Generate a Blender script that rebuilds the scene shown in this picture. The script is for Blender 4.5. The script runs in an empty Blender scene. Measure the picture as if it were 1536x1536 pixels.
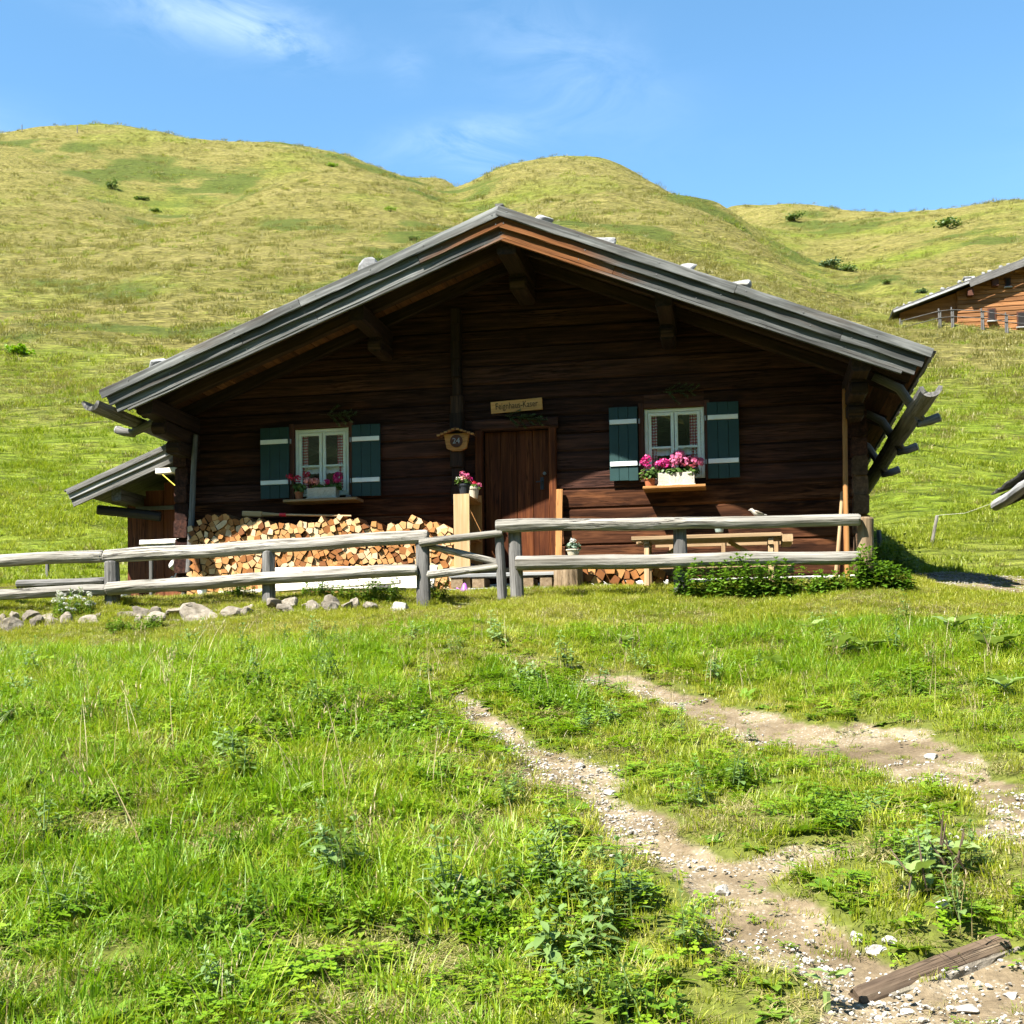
import bpy, bmesh, math, random
import numpy as np
from mathutils import Vector, Matrix, noise as mnoise

random.seed(7); np.random.seed(7)
R = math.radians
scene = bpy.context.scene
COL = scene.collection

# ------------------------------------------------------------------ camera
FPX, PCX, PCY, RES = 1900.0, 768.0, 930.0, 1536.0     # focal length and principal point, pixels of the photo
YAW, PITCH, ROLL = math.atan(347/1900), math.atan(80/1900), R(0.8)
CAM = Vector((0.0, -16.5, -1.02))
fwd = Vector((-math.sin(YAW)*math.cos(PITCH), math.cos(YAW)*math.cos(PITCH), math.sin(PITCH)))
right0 = Vector((math.cos(YAW), math.sin(YAW), 0.0))
up0 = right0.cross(fwd)
camR = right0*math.cos(ROLL) - up0*math.sin(ROLL)
camU = up0*math.cos(ROLL) + right0*math.sin(ROLL)
cd = bpy.data.cameras.new('camera'); cam = bpy.data.objects.new('camera', cd); COL.objects.link(cam)
cd.sensor_width = 36.0; cd.lens = FPX/RES*36.0
cd.shift_y = (PCY-RES/2)/RES
cd.clip_start = 0.05; cd.clip_end = 3000
M = Matrix((camR, camU, -fwd)).transposed().to_4x4(); M.translation = CAM
cam.matrix_world = M
scene.camera = cam

def ray(px, py):
    return (camR*((px-PCX)/FPX) - camU*((py-PCY)/FPX) + fwd)
def at(px, py, Y):
    """world point on the plane Y that is seen at photo pixel px, py"""
    d = ray(px, py); t = (Y-CAM.y)/d.y
    return CAM + d*t

# ------------------------------------------------------------------ world, sun, exposure
SUNV = Vector((0.48, 0.62, -1.0)).normalized()          # travel direction of the light
world = bpy.data.worlds.new('World'); scene.world = world; world.use_nodes = True
wn = world.node_tree; wn.nodes.clear()
def WN(t, **kw):
    n = wn.nodes.new(t)
    for k, v in kw.items(): setattr(n, k, v)
    return n
sky = WN('ShaderNodeTexSky', sky_type='NISHITA', sun_disc=False)
sky.sun_elevation = math.asin(-SUNV.z)
sky.sun_rotation = math.atan2(-SUNV.x, -SUNV.y)
sky.altitude = 1400; sky.air_density = 1.0; sky.dust_density = 0.3; sky.ozone_density = 1.6
geo = WN('ShaderNodeNewGeometry')
tc = WN('ShaderNodeTexCoord')
def wmath(op, a, b=None, c=None, clamp=False):
    n = WN('ShaderNodeMath', operation=op); n.use_clamp = clamp
    for i, v in enumerate((a, b, c)):
        if v is None: continue
        if isinstance(v, (int, float)): n.inputs[i].default_value = v
        else: wn.links.new(v, n.inputs[i])
    return n.outputs[0]
def wdot(vec):
    n = WN('ShaderNodeVectorMath', operation='DOT_PRODUCT'); wn.links.new(tc.outputs['Generated'], n.inputs[0])
    n.inputs[1].default_value = vec; return n.outputs['Value']
# wisps of cirrus: masks at their directions over one streaky noise
cl_total = None
for (px, py, su, sv, tilt, amt) in ((310, 18, .075, .020, -14, .27), (405, 50, .030, .010, -24, .24), (850, 95, .080, .034, -28, .10),
                                (700, 208, .055, .013, 8, .20), (722, 242, .024, .009, 0, .22), (610, 100, .014, .012, 20, .12),
                                (-500, 120, .14, .03, -12, .5), (2100, 60, .12, .03, 15, .4)):
    d = ray(px, py).normalized(); u = camR*math.cos(R(tilt)) + camU*math.sin(R(tilt)); v = d.cross(u).normalized(); u = v.cross(d).normalized()
    a, b = wdot(u/su), wdot(v/sv)
    m = wmath('MULTIPLY', wmath('EXPONENT', wmath('MULTIPLY', wmath('ADD', wmath('MULTIPLY', a, a), wmath('MULTIPLY', b, b)), -1.0)), amt)
    cl_total = m if cl_total is None else wmath('ADD', cl_total, m)
mpw = WN('ShaderNodeMapping'); wn.links.new(tc.outputs['Generated'], mpw.inputs[0]); mpw.inputs['Rotation'].default_value = (0, R(-18), 0); mpw.inputs['Scale'].default_value = (11, 11, 30)
nz = WN('ShaderNodeTexNoise'); nz.inputs['Scale'].default_value = 1.0; nz.inputs['Detail'].default_value = 6; nz.inputs['Roughness'].default_value = .62; nz.inputs['Distortion'].default_value = .8
wn.links.new(mpw.outputs[0], nz.inputs['Vector'])
upm = wmath('GREATER_THAN', wdot(Vector((fwd.x, fwd.y, 0))), 0.0)
cl_total = wmath('MULTIPLY', wmath('MULTIPLY', cl_total, wmath('MULTIPLY', wmath('SUBTRACT', nz.outputs['Fac'], .34), 2.6, clamp=True)), upm)
cl_total = wmath('MINIMUM', cl_total, .8)
hs = WN('ShaderNodeHueSaturation'); hs.inputs['Saturation'].default_value = 1.14; hs.inputs['Hue'].default_value = 0.488
wn.links.new(sky.outputs[0], hs.inputs['Color'])
mx = WN('ShaderNodeMix', data_type='RGBA'); wn.links.new(cl_total, mx.inputs['Factor']); wn.links.new(hs.outputs[0], mx.inputs[6]); mx.inputs[7].default_value = (7.5, 8.2, 9.0, 1)
bg = WN('ShaderNodeBackground'); bg.inputs['Strength'].default_value = 0.067
wn.links.new(mx.outputs[2], bg.inputs['Color'])
wo = WN('ShaderNodeOutputWorld'); wn.links.new(bg.outputs[0], wo.inputs['Surface'])

sd = bpy.data.lights.new('sun', 'SUN'); sd.energy = 4.4; sd.angle = R(0.53); sd.color = (1.0, .955, .88)
so = bpy.data.objects.new('sun', sd); COL.objects.link(so)
so.rotation_euler = SUNV.to_track_quat('-Z', 'Y').to_euler(); so.location = (-20, -30, 40)
vs = scene.view_settings
vs.view_transform = 'Standard'; vs.look = 'None'; vs.gamma = 1; vs.use_curve_mapping = False; vs.exposure = 2.2

# ------------------------------------------------------------------ helpers
def prop(o, label=None, cat=None, group=None, kind=None):
    if label: o['label'] = label
    if cat: o['category'] = cat
    if group: o['group'] = group
    if kind: o['kind'] = kind
    return o
def thing(name, label, cat, loc=(0, 0, 0), group=None):
    o = bpy.data.objects.new(name, None); COL.objects.link(o); o.location = loc; o.empty_display_size = .2
    return prop(o, label, cat, group)
def rootloc(o):
    while o.parent: o = o.parent
    return Vector(o.location)

class MB:
    def __init__(s): s.v = []; s.f = []; s.g = []; s.r = []; s.mi = []
    def add(s, v, f, g=None, rnd=None, mi=0):
        b = len(s.v); rnd = random.random() if rnd is None else rnd
        s.v += [tuple(p) for p in v]
        s.f += [tuple(i+b for i in q) for q in f]
        if g is None:
            o = random.random()*30; g = [(p[0]+o, p[1], p[2]) for p in v]
        s.g += [tuple(p) for p in g]; s.r += [rnd]*len(v); s.mi += [mi]*len(f)
        return s
    def beam(s, p0, p1, w, h, up=(0, 0, 1), n=1, ch=.004, wob=0.0, rnd=None, s0=None, mi=0, taper=1.0):
        """chamfered bar from p0 to p1; w across, h along 'up'"""
        p0, p1 = Vector(p0), Vector(p1); d = p1-p0; L = d.length; t = d/L
        up = Vector(up); side = t.cross(up).normalized(); up = side.cross(t).normalized()
        ch = min(ch, w*.45, h*.45); a, b = w/2, h/2
        prof = [(-a+ch, -b), (a-ch, -b), (a, -b+ch), (a, b-ch), (a-ch, b), (-a+ch, b), (-a, b-ch), (-a, -b+ch)]
        off = random.random()*40; oy = random.random()*9
        v, g, f = [], [], []
        for i in range(n+1):
            k = i/n; c = p0 + d*k; tp = 1+(taper-1)*k
            for (x, y) in prof:
                wx = wob*random.uniform(-1, 1) if wob else 0; wy = wob*random.uniform(-1, 1) if wob else 0
                v.append(c + side*(x*tp+wx) + up*(y*tp+wy)); g.append(((s0 + L*k) if s0 is not None else off+L*k, x+oy, y+oy*.7))
        for i in range(n):
            for j in range(8):
                j2 = (j+1) % 8; f.append((i*8+j, i*8+j2, (i+1)*8+j2, (i+1)*8+j))
        f.append(tuple(range(7, -1, -1))); f.append(tuple(n*8+j for j in range(8)))
        return s.add(v, f, g, rnd, mi)
    def box(s, lo, hi, ch=.004, rnd=None, axis=None, mi=0):
        lo, hi = Vector(lo), Vector(hi); sz = hi-lo; c = (lo+hi)/2
        ax = axis if axis is not None else max(range(3), key=lambda i: sz[i])
        e = Vector((0, 0, 0)); e[ax] = sz[ax]/2
        if ax == 2: return s.beam(c-e, c+e, sz.x, sz.y, up=(0, 1, 0), ch=ch, rnd=rnd, mi=mi)
        if ax == 0: return s.beam(c-e, c+e, sz.y, sz.z, ch=ch, rnd=rnd, mi=mi)
        return s.beam(c-e, c+e, sz.x, sz.z, ch=ch, rnd=rnd, mi=mi)
    def tube(s, pts, rad, sides=10, wob=0.0, rnd=None, cap=True, mi=0, rough=0.0, seed=None):
        pts = [Vector(p) for p in pts]; n = len(pts)
        if not hasattr(rad, '__len__'): rad = [rad]*n
        off = random.random()*40; v, g, f = [], [], []; acc = 0
        ref = None; ph = [random.uniform(-1, 1)*wob for _ in range(sides)]
        for i in range(n):
            t = (pts[min(i+1, n-1)]-pts[max(i-1, 0)]).normalized()
            if ref is None: ref = Vector((0, 0, 1)) if abs(t.z) < .9 else Vector((1, 0, 0))
            a = t.cross(ref).normalized(); b = a.cross(t).normalized(); ref = b
            if i: acc += (pts[i]-pts[i-1]).length
            for j in range(sides):
                an = 2*math.pi*j/sides; rr = rad[i]*(1+ph[j]+random.uniform(-1, 1)*rough)
                v.append(pts[i]+a*math.cos(an)*rr+b*math.sin(an)*rr); g.append((off+acc, math.cos(an)*rad[i], math.sin(an)*rad[i]))
        for i in range(n-1):
            for j in range(sides):
                j2 = (j+1) % sides; f.append((i*sides+j, i*sides+j2, (i+1)*sides+j2, (i+1)*sides+j))
        if cap: f.append(tuple(range(sides-1, -1, -1))); f.append(tuple((n-1)*sides+j for j in range(sides)))
        return s.add(v, f, g, rnd, mi)
    def log(s, p0, p1, r0, r1=None, sides=12, n=None, wob=.05, bend=.01, rnd=None, mi=0):
        p0, p1 = Vector(p0), Vector(p1); L = (p1-p0).length; n = n or max(2, int(L/.22)); r1 = r1 or r0
        sd = random.random()*100; pts, rad = [], []
        for i in range(n+1):
            k = i/n; q = Vector((mnoise.noise((k*L*.9+sd, 3, 1)), mnoise.noise((k*L*.9+sd, 9, 1)), mnoise.noise((k*L*.9+sd, 15, 1))))*bend*2
            pts.append(p0.lerp(p1, k)+q); rad.append((r0+(r1-r0)*k)*(1+.10*mnoise.noise((k*L*2+sd, 0, 7))))
        # small rounding at the ends
        e = (p1-p0).normalized()
        pts = [pts[0]]+[pts[0]+e*.02]+pts[1:-1]+[pts[-1]-e*.02]+[pts[-1]]
        rad = [rad[0]*.88]+[rad[0]]+rad[1:-1]+[rad[-1]]+[rad[-1]*.88]
        return s.tube(pts, rad, sides, wob, rnd, True, mi, rough=.035)
    def lathe(s, prof, c, sides=14, rnd=None, mi=0):
        c = Vector(c); v, f, g = [], [], []; off = random.random()*20
        for (r, z) in prof:
            for j in range(sides):
                an = 2*math.pi*j/sides; v.append(c+Vector((r*math.cos(an), r*math.sin(an), z))); g.append((z+off, r*math.cos(an), r*math.sin(an)))
        for i in range(len(prof)-1):
            for j in range(sides):
                j2 = (j+1) % sides; f.append((i*sides+j, i*sides+j2, (i+1)*sides+j2, (i+1)*sides+j))
        f.append(tuple(range(sides-1, -1, -1))); f.append(tuple((len(prof)-1)*sides+j for j in range(sides)))
        return s.add(v, f, g, rnd, mi)
    def rock(s, c, rx, ry, rz, seed=0, sub=3, amp=.28, rnd=None, mi=0):
        bm = bmesh.new(); bmesh.ops.create_icosphere(bm, subdivisions=sub, radius=1)
        c = Vector(c); rs = random.Random(seed); pl = [(Vector((rs.gauss(0, 1), rs.gauss(0, 1), rs.gauss(0, .8))).normalized(), rs.uniform(.45, .78)) for _ in range(12)]
        o = Vector((seed*3.7 % 50, seed*1.3 % 50, 0)); vs_ = []
        for w in bm.verts:
            p = w.co.copy()
            for (nn, dd) in pl:
                k = p.dot(nn)
                if k > dd: p -= nn*(k-dd)*.94
            p *= 1+amp*.5*mnoise.fractal(w.co*1.6+o, 1.0, 2.0, 4)
            vs_.append((c.x+p.x*rx, c.y+p.y*ry, c.z+p.z*rz))
        bm.verts.index_update(); fs = [tuple(x.index for x in q.verts) for q in bm.faces]; bm.free()
        return s.add(vs_, fs, None, rnd, mi)
    def strip(s, pts, widths, side, rnd=None, mi=0, fold=0.0):
        """leaf strip along pts with given half widths"""
        side = Vector(side); v, f = [], []
        for p, w in zip(pts, widths):
            p = Vector(p); v += [p-side*w, p+side*w]
        n = len(pts)
        for i in range(n-1): f.append((i*2, i*2+1, i*2+3, i*2+2))
        return s.add(v, f, None, rnd, mi)
    def build(s, name, mats, parent=None, loc=None, smooth=False, kind=None):
        me = bpy.data.meshes.new(name)
        if parent is not None: org = rootloc(parent)
        elif loc is not None: org = Vector(loc)
        else:
            a = np.array(s.v); org = Vector(((a[:, 0].min()+a[:, 0].max())/2, (a[:, 1].min()+a[:, 1].max())/2, a[:, 2].min()))
        me.from_pydata([(p[0]-org.x, p[1]-org.y, p[2]-org.z) for p in s.v], [], s.f)
        ga = me.attributes.new('gco', 'FLOAT_VECTOR', 'POINT'); ga.data.foreach_set('vector', np.array(s.g, dtype=np.float32).ravel())
        ra = me.attributes.new('rnd', 'FLOAT', 'POINT'); ra.data.foreach_set('value', np.array(s.r, dtype=np.float32))
        if not isinstance(mats, (list, tuple)): mats = [mats]
        for m in mats: me.materials.append(m)
        if len(mats) > 1: me.polygons.foreach_set('material_index', np.array(s.mi, dtype=np.int32))
        if smooth: me.polygons.foreach_set('use_smooth', np.ones(len(me.polygons), dtype=bool))
        me.update()
        o = bpy.data.objects.new(name, me); COL.objects.link(o)
        if parent is not None: o.parent = parent
        else: o.location = org
        if kind: o['kind'] = kind
        return o

# ------------------------------------------------------------------ materials
class NT:
    def __init__(s, name):
        s.m = bpy.data.materials.new(name); s.m.use_nodes = True; s.t = s.m.node_tree; s.t.nodes.clear()
        s.out = s.n('ShaderNodeOutputMaterial')
    def n(s, t, **kw):
        x = s.t.nodes.new(t)
        for k, v in kw.items(): setattr(x, k, v)
        return x
    def l(s, a, b): s.t.links.new(a, b)
    def put(s, sock, v):
        if v is None: return
        if hasattr(v, 'node'): s.l(v, sock)
        else: sock.default_value = v
    def math(s, op, a, b=None, clamp=False):
        x = s.n('ShaderNodeMath', operation=op, use_clamp=clamp); s.put(x.inputs[0], a); s.put(x.inputs[1], b); return x.outputs[0]
    def attr(s, name, out='Vector'): return s.n('ShaderNodeAttribute', attribute_name=name).outputs[out]
    def mapping(s, vec, scale=(1, 1, 1), loc=(0, 0, 0), rot=(0, 0, 0)):
        x = s.n('ShaderNodeMapping'); s.l(vec, x.inputs[0]); x.inputs['Scale'].default_value = scale; x.inputs['Location'].default_value = loc; x.inputs['Rotation'].default_value = rot; return x.outputs[0]
    def noise(s, vec, scale=1, detail=4, rough=.55, dist=0):
        x = s.n('ShaderNodeTexNoise'); s.l(vec, x.inputs['Vector']); x.inputs['Scale'].default_value = scale; x.inputs['Detail'].default_value = detail; x.inputs['Roughness'].default_value = rough; x.inputs['Distortion'].default_value = dist; return x.outputs['Fac']
    def vor(s, vec, scale=1, feature='F1', out='Distance', rand=1.0):
        x = s.n('ShaderNodeTexVoronoi', feature=feature); s.l(vec, x.inputs['Vector']); x.inputs['Scale'].default_value = scale; x.inputs['Randomness'].default_value = rand; return x.outputs[out]
    def ramp(s, fac, stops):
        x = s.n('ShaderNodeValToRGB'); s.l(fac, x.inputs[0]); e = x.color_ramp.elements
        while len(e) < len(stops): e.new(.5)
        for q, (p, c) in zip(e, stops): q.position = p; q.color = (*c, 1) if len(c) == 3 else c
        return x.outputs[0]
    def rng(s, v, a, b, c, d):
        x = s.n('ShaderNodeMapRange'); s.put(x.inputs[0], v)
        for i, q in enumerate((a, b, c, d)): x.inputs[i+1].default_value = q
        return x.outputs[0]
    def mix(s, f, a, b, mode='MIX'):
        x = s.n('ShaderNodeMix', data_type='RGBA', blend_type=mode); s.put(x.inputs[0], f)
        for i, q in ((6, a), (7, b)):
            if isinstance(q, tuple) and len(q) == 3: q = (*q, 1)
            s.put(x.inputs[i], q)
        return x.outputs[2]
    def mulv(s, col, v):
        x = s.n('ShaderNodeVectorMath', operation='SCALE'); s.l(col, x.inputs[0]); s.put(x.inputs['Scale'], v); return x.outputs[0]
    def bump(s, h, strength=.4, dist=.01):
        x = s.n('ShaderNodeBump'); x.inputs['Strength'].default_value = strength; x.inputs['Distance'].default_value = dist; s.l(h, x.inputs['Height']); return x.outputs[0]
    def bsdf(s, col, rough=.8, normal=None, spec=.3, **kw):
        x = s.n('ShaderNodeBsdfPrincipled')
        if isinstance(col, tuple) and len(col) == 3: col = (*col, 1)
        s.put(x.inputs['Base Color'], col); s.put(x.inputs['Roughness'], rough); x.inputs['Specular IOR Level'].default_value = spec
        if normal is not None: s.l(normal, x.inputs['Normal'])
        for k, v in kw.items(): s.put(x.inputs[k], v)
        s.l(x.outputs[0], s.out.inputs['Surface']); return x

def wood(name, dark, mid, light, gs=(1.6, 34, 34), bump=.5, rough=.85, var=(.75, 1.2), patch=None, crack=True, bd=.004, k=1.0, spec=.2):
    dark, mid, light = (tuple(q*k for q in c_) for c_ in (dark, mid, light))
    t = NT(name); g = t.attr('gco'); r = t.attr('rnd', 'Fac')
    g2 = t.n('ShaderNodeVectorMath', operation='ADD'); t.l(g, g2.inputs[0]); cx = t.n('ShaderNodeCombineXYZ'); t.l(t.math('MULTIPLY', r, 37.0), cx.inputs[1]); t.l(cx.outputs[0], g2.inputs[1])
    gv = g2.outputs[0]
    n1 = t.noise(t.mapping(gv, gs), 1, 6, .65, .4)
    n2 = t.noise(t.mapping(gv, (gs[0]*.5, gs[1]*.16, gs[2]*.16)), 1, 3, .5)
    c = t.ramp(n1, ((.28, dark), (.5, mid), (.75, light)))
    c = t.mulv(c, t.rng(n2, .3, .7, .72, 1.22))
    c = t.mulv(c, t.rng(r, 0, 1, *var))
    if patch:
        n3 = t.noise(t.mapping(gv, (1.1, 5, 5)), 1, 4, .6)
        c = t.mix(t.rng(n3, *patch[1]), c, t.mulv(c, 1.0) if patch[0] is None else patch[0])
    h = n1
    if crack:
        cr = t.noise(t.mapping(gv, (gs[0]*.9, gs[1]*1.7, gs[2]*1.7)), 1, 3, .5, .2)
        crm = t.rng(t.math('ABSOLUTE', t.math('SUBTRACT', cr, .5)), 0.0, .03, 1, 0)
        crm = t.math('MULTIPLY', crm, t.rng(n2, .45, .6, 0, .8))
        c = t.mix(crm, c, tuple(x*.25 for x in dark)); h = t.math('SUBTRACT', n1, crm)
    t.bsdf(c, rough, t.bump(h, bump, bd), spec)
    return t.m

MT = {}
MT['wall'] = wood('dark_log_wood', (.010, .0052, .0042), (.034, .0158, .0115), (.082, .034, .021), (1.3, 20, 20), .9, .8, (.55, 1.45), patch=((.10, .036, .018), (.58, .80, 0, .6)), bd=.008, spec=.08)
MT['wall_low'] = wood('sun_bleached_log_wood', (.008, .0034, .002), (.042, .0155, .0068), (.13, .052, .022), (1.1, 15, 15), 1.0, .85, (.45, 1.6), patch=((.17, .066, .026), (.54, .72, 0, .75)), bd=.008, spec=.08)  # worn lower logs, with sunlight put in as a redder, lighter colour
MT['soffit'] = wood('soffit_wood', (.045, .019, .010), (.105, .044, .02), (.19, .088, .04), (1.3, 20, 20), .4, .8, (.6, 1.4))
MT['beamdark'] = wood('dark_beam_wood', (.008, .0045, .003), (.024, .0125, .008), (.055, .029, .017), (1.4, 24, 24), .6, .8, (.6, 1.4))
MT['grey'] = wood('weathered_grey_wood', (.06, .057, .05), (.17, .165, .15), (.30, .29, .265), (1.5, 36, 36), .7, .85, (.75, 1.2), k=0.62)
MT['rail'] = wood('silver_rail_wood', (.065, .055, .04), (.215, .20, .17), (.34, .32, .285), (1.3, 20, 20), 1.0, .9, (.85, 1.12), bd=.014, k=1.0)
MT['post'] = wood('grey_post_wood', (.07, .066, .06), (.17, .162, .15), (.29, .28, .26), (1.4, 30, 30), .9, .85, (.8, 1.15), bd=.007, k=0.66)
MT['fresh'] = wood('fresh_pine_wood', (.48, .29, .12), (.60, .40, .19), (.70, .52, .30), (1.0, 22, 22), .25, .6, (.88, 1.1), crack=False, k=0.62)
MT['table'] = wood('light_table_wood', (.30, .19, .09), (.42, .28, .145), (.52, .37, .21), (1.2, 26, 26), .3, .7, (.85, 1.1), crack=False, k=0.62)
MT['white'] = wood('sawn_white_wood', (.62, .55, .43), (.72, .66, .55), (.78, .73, .64), (.8, 16, 16), .2, .7, (.95, 1.05), crack=False, k=0.85)
MT['door'] = wood('stained_door_wood', (.020, .006, .003), (.058, .017, .006), (.135, .046, .014), (.9, 12, 12), .5, .7, (.6, 1.45), spec=.08)
MT['casing'] = wood('brown_casing_wood', (.035, .013, .008), (.07, .027, .016), (.12, .048, .026), (1.3, 24, 24), .4, .75, (.8, 1.2))
MT['orangewood'] = wood('orange_board_wood', (.30, .13, .035), (.42, .20, .06), (.54, .28, .10), (1.2, 24, 24), .4, .7, (.85, 1.15), k=0.72)
MT['shed'] = wood('red_brown_board', (.07, .02, .009), (.17, .054, .021), (.33, .125, .048), (.9, 20, 20), .6, .75, (.7, 1.3), k=0.7)
MT['bark'] = wood('stump_bark', (.16, .10, .055), (.30, .21, .12), (.44, .33, .21), (3, 18, 18), .9, .9, (.9, 1.1), k=0.6)
MT['chalet'] = wood('chalet_board', (.12, .05, .018), (.25, .11, .04), (.38, .18, .07), (.4, 3.5, 3.5), .5, .8, (.8, 1.2), bd=.03, k=.9)
MT['drain'] = wood('damp_drain_wood', (.06, .04, .025), (.13, .09, .058), (.22, .165, .11), (2, 26, 26), .9, .85, (.9, 1.1), k=0.7)
MT['cornerlog'] = wood('pale_corner_log', (.03, .016, .008), (.095, .055, .030), (.17, .105, .062), (1.4, 20, 20), .9, .85, (.6, 1.3))  # lower right corner logs, sunlight put into a paler wood colour
MT['sign'] = wood('varnished_sign_wood', (.36, .17, .05), (.50, .26, .085), (.60, .34, .13), (1.2, 24, 24), .3, .6, (.95, 1.05), crack=False)
MT['silver'] = wood('silver_light_wood', (.30, .30, .29), (.46, .46, .45), (.62, .62, .60), (1.2, 26, 26), .5, .8, (.9, 1.1), k=0.6)

def barge_mat():
    t = NT('barge_board_wood'); g = t.attr('gco'); r = t.attr('rnd', 'Fac')
    sx = t.n('ShaderNodeSeparateXYZ'); t.l(g, sx.inputs[0])
    off = t.n('ShaderNodeVectorMath', operation='ADD'); t.l(g, off.inputs[0]); cx = t.n('ShaderNodeCombineXYZ'); t.l(t.math('MULTIPLY', r, 31.0), cx.inputs[1]); t.l(cx.outputs[0], off.inputs[1])
    n1 = t.noise(t.mapping(off.outputs[0], (1.1, 30, 30)), 1, 6, .65, .3); n2 = t.noise(t.mapping(off.outputs[0], (.7, 3, 3)), 1, 4, .6)
    c = t.ramp(n1, ((.22, (.024, .023, .021)), (.5, (.088, .090, .085)), (.76, (.185, .187, .178))))
    c = t.mulv(c, t.rng(n2, .3, .7, .35, 1.35)); c = t.mulv(c, t.rng(r, 0, 1, .8, 1.2))
    orange = t.ramp(n1, ((.25, (.045, .016, .007)), (.55, (.135, .052, .016)), (.8, (.25, .12, .045))))
    # unweathered, still brown wood close to the ridge
    c = t.mix(t.rng(t.noise(t.mapping(off.outputs[0], (.9, 7, 7)), 1, 4, .65), .52, .72, 0, .6), c, (.050, .034, .022))
    dist = t.math('ADD', sx.outputs[0], t.math('MULTIPLY', t.math('SUBTRACT', n2, .5), 1.8))
    dist = t.math('ADD', dist, t.rng(r, 0, 1, -.3, 2.2))
    c = t.mix(t.rng(dist, .9, 1.7, 1, 0), c, orange)
    nl = t.vor(t.mapping(g, (2.2, 9, 9)), 1, 'F1', 'Distance')
    c = t.mix(t.rng(nl, .03, .05, .7, 0), c, (.02, .018, .016))
    t.bsdf(c, .88, t.bump(n1, .9, .010), .15); return t.m
MT['barge'] = barge_mat()

def firewood_mats():
    t = NT('firewood_end_grain'); r = t.attr('rnd', 'Fac'); g = t.attr('gco')
    n1 = t.noise(t.mapping(g, (9, 9, 9)), 1, 4, .6); n2 = t.noise(t.mapping(g, (120, 40, 120)), 1, 3, .6)
    c = t.ramp(r, ((0, (.14, .05, .014)), (.22, (.26, .105, .028)), (.48, (.37, .185, .062)), (.75, (.46, .29, .13)), (1, (.52, .39, .24))))
    c = t.mulv(c, t.rng(n1, .3, .7, .78, 1.15)); c = t.mulv(c, t.rng(n2, .3, .7, .88, 1.1))
    t.bsdf(c, .8, t.bump(n2, .3, .003), .2)
    u = NT('firewood_split_side'); r = u.attr('rnd', 'Fac'); g = u.attr('gco'); n1 = u.noise(u.mapping(g, (40, 4, 40)), 1, 5, .6)
    c = u.ramp(r, ((0, (.05, .025, .013)), (.35, (.14, .065, .024)), (1, (.28, .14, .05)))); c = u.mulv(c, u.rng(n1, .3, .7, .6, 1.2))
    u.bsdf(c, .85, u.bump(n1, .5, .004), .2)
    return t.m, u.m
MT['fw_end'], MT['fw_side'] = firewood_mats()

def plain(name, col, rough=.6, var=.15, ns=12, bump=.1, spec=.3, dirt=None):
    t = NT(name); tcn = t.n('ShaderNodeTexCoord').outputs['Object']; n1 = t.noise(tcn, ns, 5, .6); n2 = t.noise(tcn, ns*4, 3, .6)
    c = t.mulv(t.mix(0.0, col, col), t.rng(n1, .3, .7, 1-var, 1+var))
    if dirt: c = t.mix(t.rng(n2, .52, .7, 0, .8), c, dirt)
    t.bsdf(c, rough, t.bump(n2, bump, .003), spec); return t.m
MT['shutter'] = plain('green_shutter_paint', (.010, .034, .032), .5, .12, 6, .12)
MT['batten'] = plain('white_batten_paint', (.62, .66, .66), .55, .06, 8, .1)
MT['sash'] = plain('cream_sash_paint', (.58, .62, .55), .5, .08, 10, .1)
MT['metal'] = plain('dull_iron', (.10, .10, .10), .45, .2, 20, .1, .5)
MT['zinc'] = plain('grey_zinc', (.22, .235, .25), .4, .15, 20, .1, .5)
MT['terracotta'] = plain('terracotta', (.28, .09, .035), .8, .15, 16, .15)
MT['potdark'] = plain('dark_plastic_pot', (.018, .02, .024), .45, .1, 10, .05)
MT['potpale'] = plain('pale_clay_pot', (.40, .37, .28), .8, .15, 14, .15)
MT['potgrey'] = plain('grey_green_pot', (.20, .25, .22), .8, .2, 14, .15)
MT['birch'] = plain('birch_bark_box', (.36, .33, .27), .8, .12, 18, .4, dirt=(.14, .11, .08))
MT['plaster'] = plain('white_plinth_plaster', (.5, .48, .44), .9, .12, 8, .5, dirt=(.28, .25, .2))
MT['plinth'] = plain('rubble_plinth', (.36, .33, .28), .9, .25, 6, .6, dirt=(.2, .17, .12))
MT['red'] = plain('red_tape', (.45, .02, .03), .5)
MT['purple'] = plain('purple_plastic', (.3, .09, .4), .4)
MT['yellow'] = plain('yellow_cord', (.60, .50, .05), .6)
MT['interior'] = plain('dark_interior', (.012, .01, .009), .9)
MT['ink'] = plain('burnt_lettering', (.02, .011, .007), .8)
MT['whitepaint'] = plain('white_marking', (.7, .72, .75), .6)
MT['birdlight'] = plain('pale_feathers', (.32, .28, .23), .8, .15, 60)
MT['birddark'] = plain('brown_feathers', (.12, .10, .07), .8, .3, 80)
MT['wire'] = plain('pale_wire', (.55, .53, .45), .5)
MT['boot'] = plain('dark_leather', (.02, .02, .024), .5)

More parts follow.
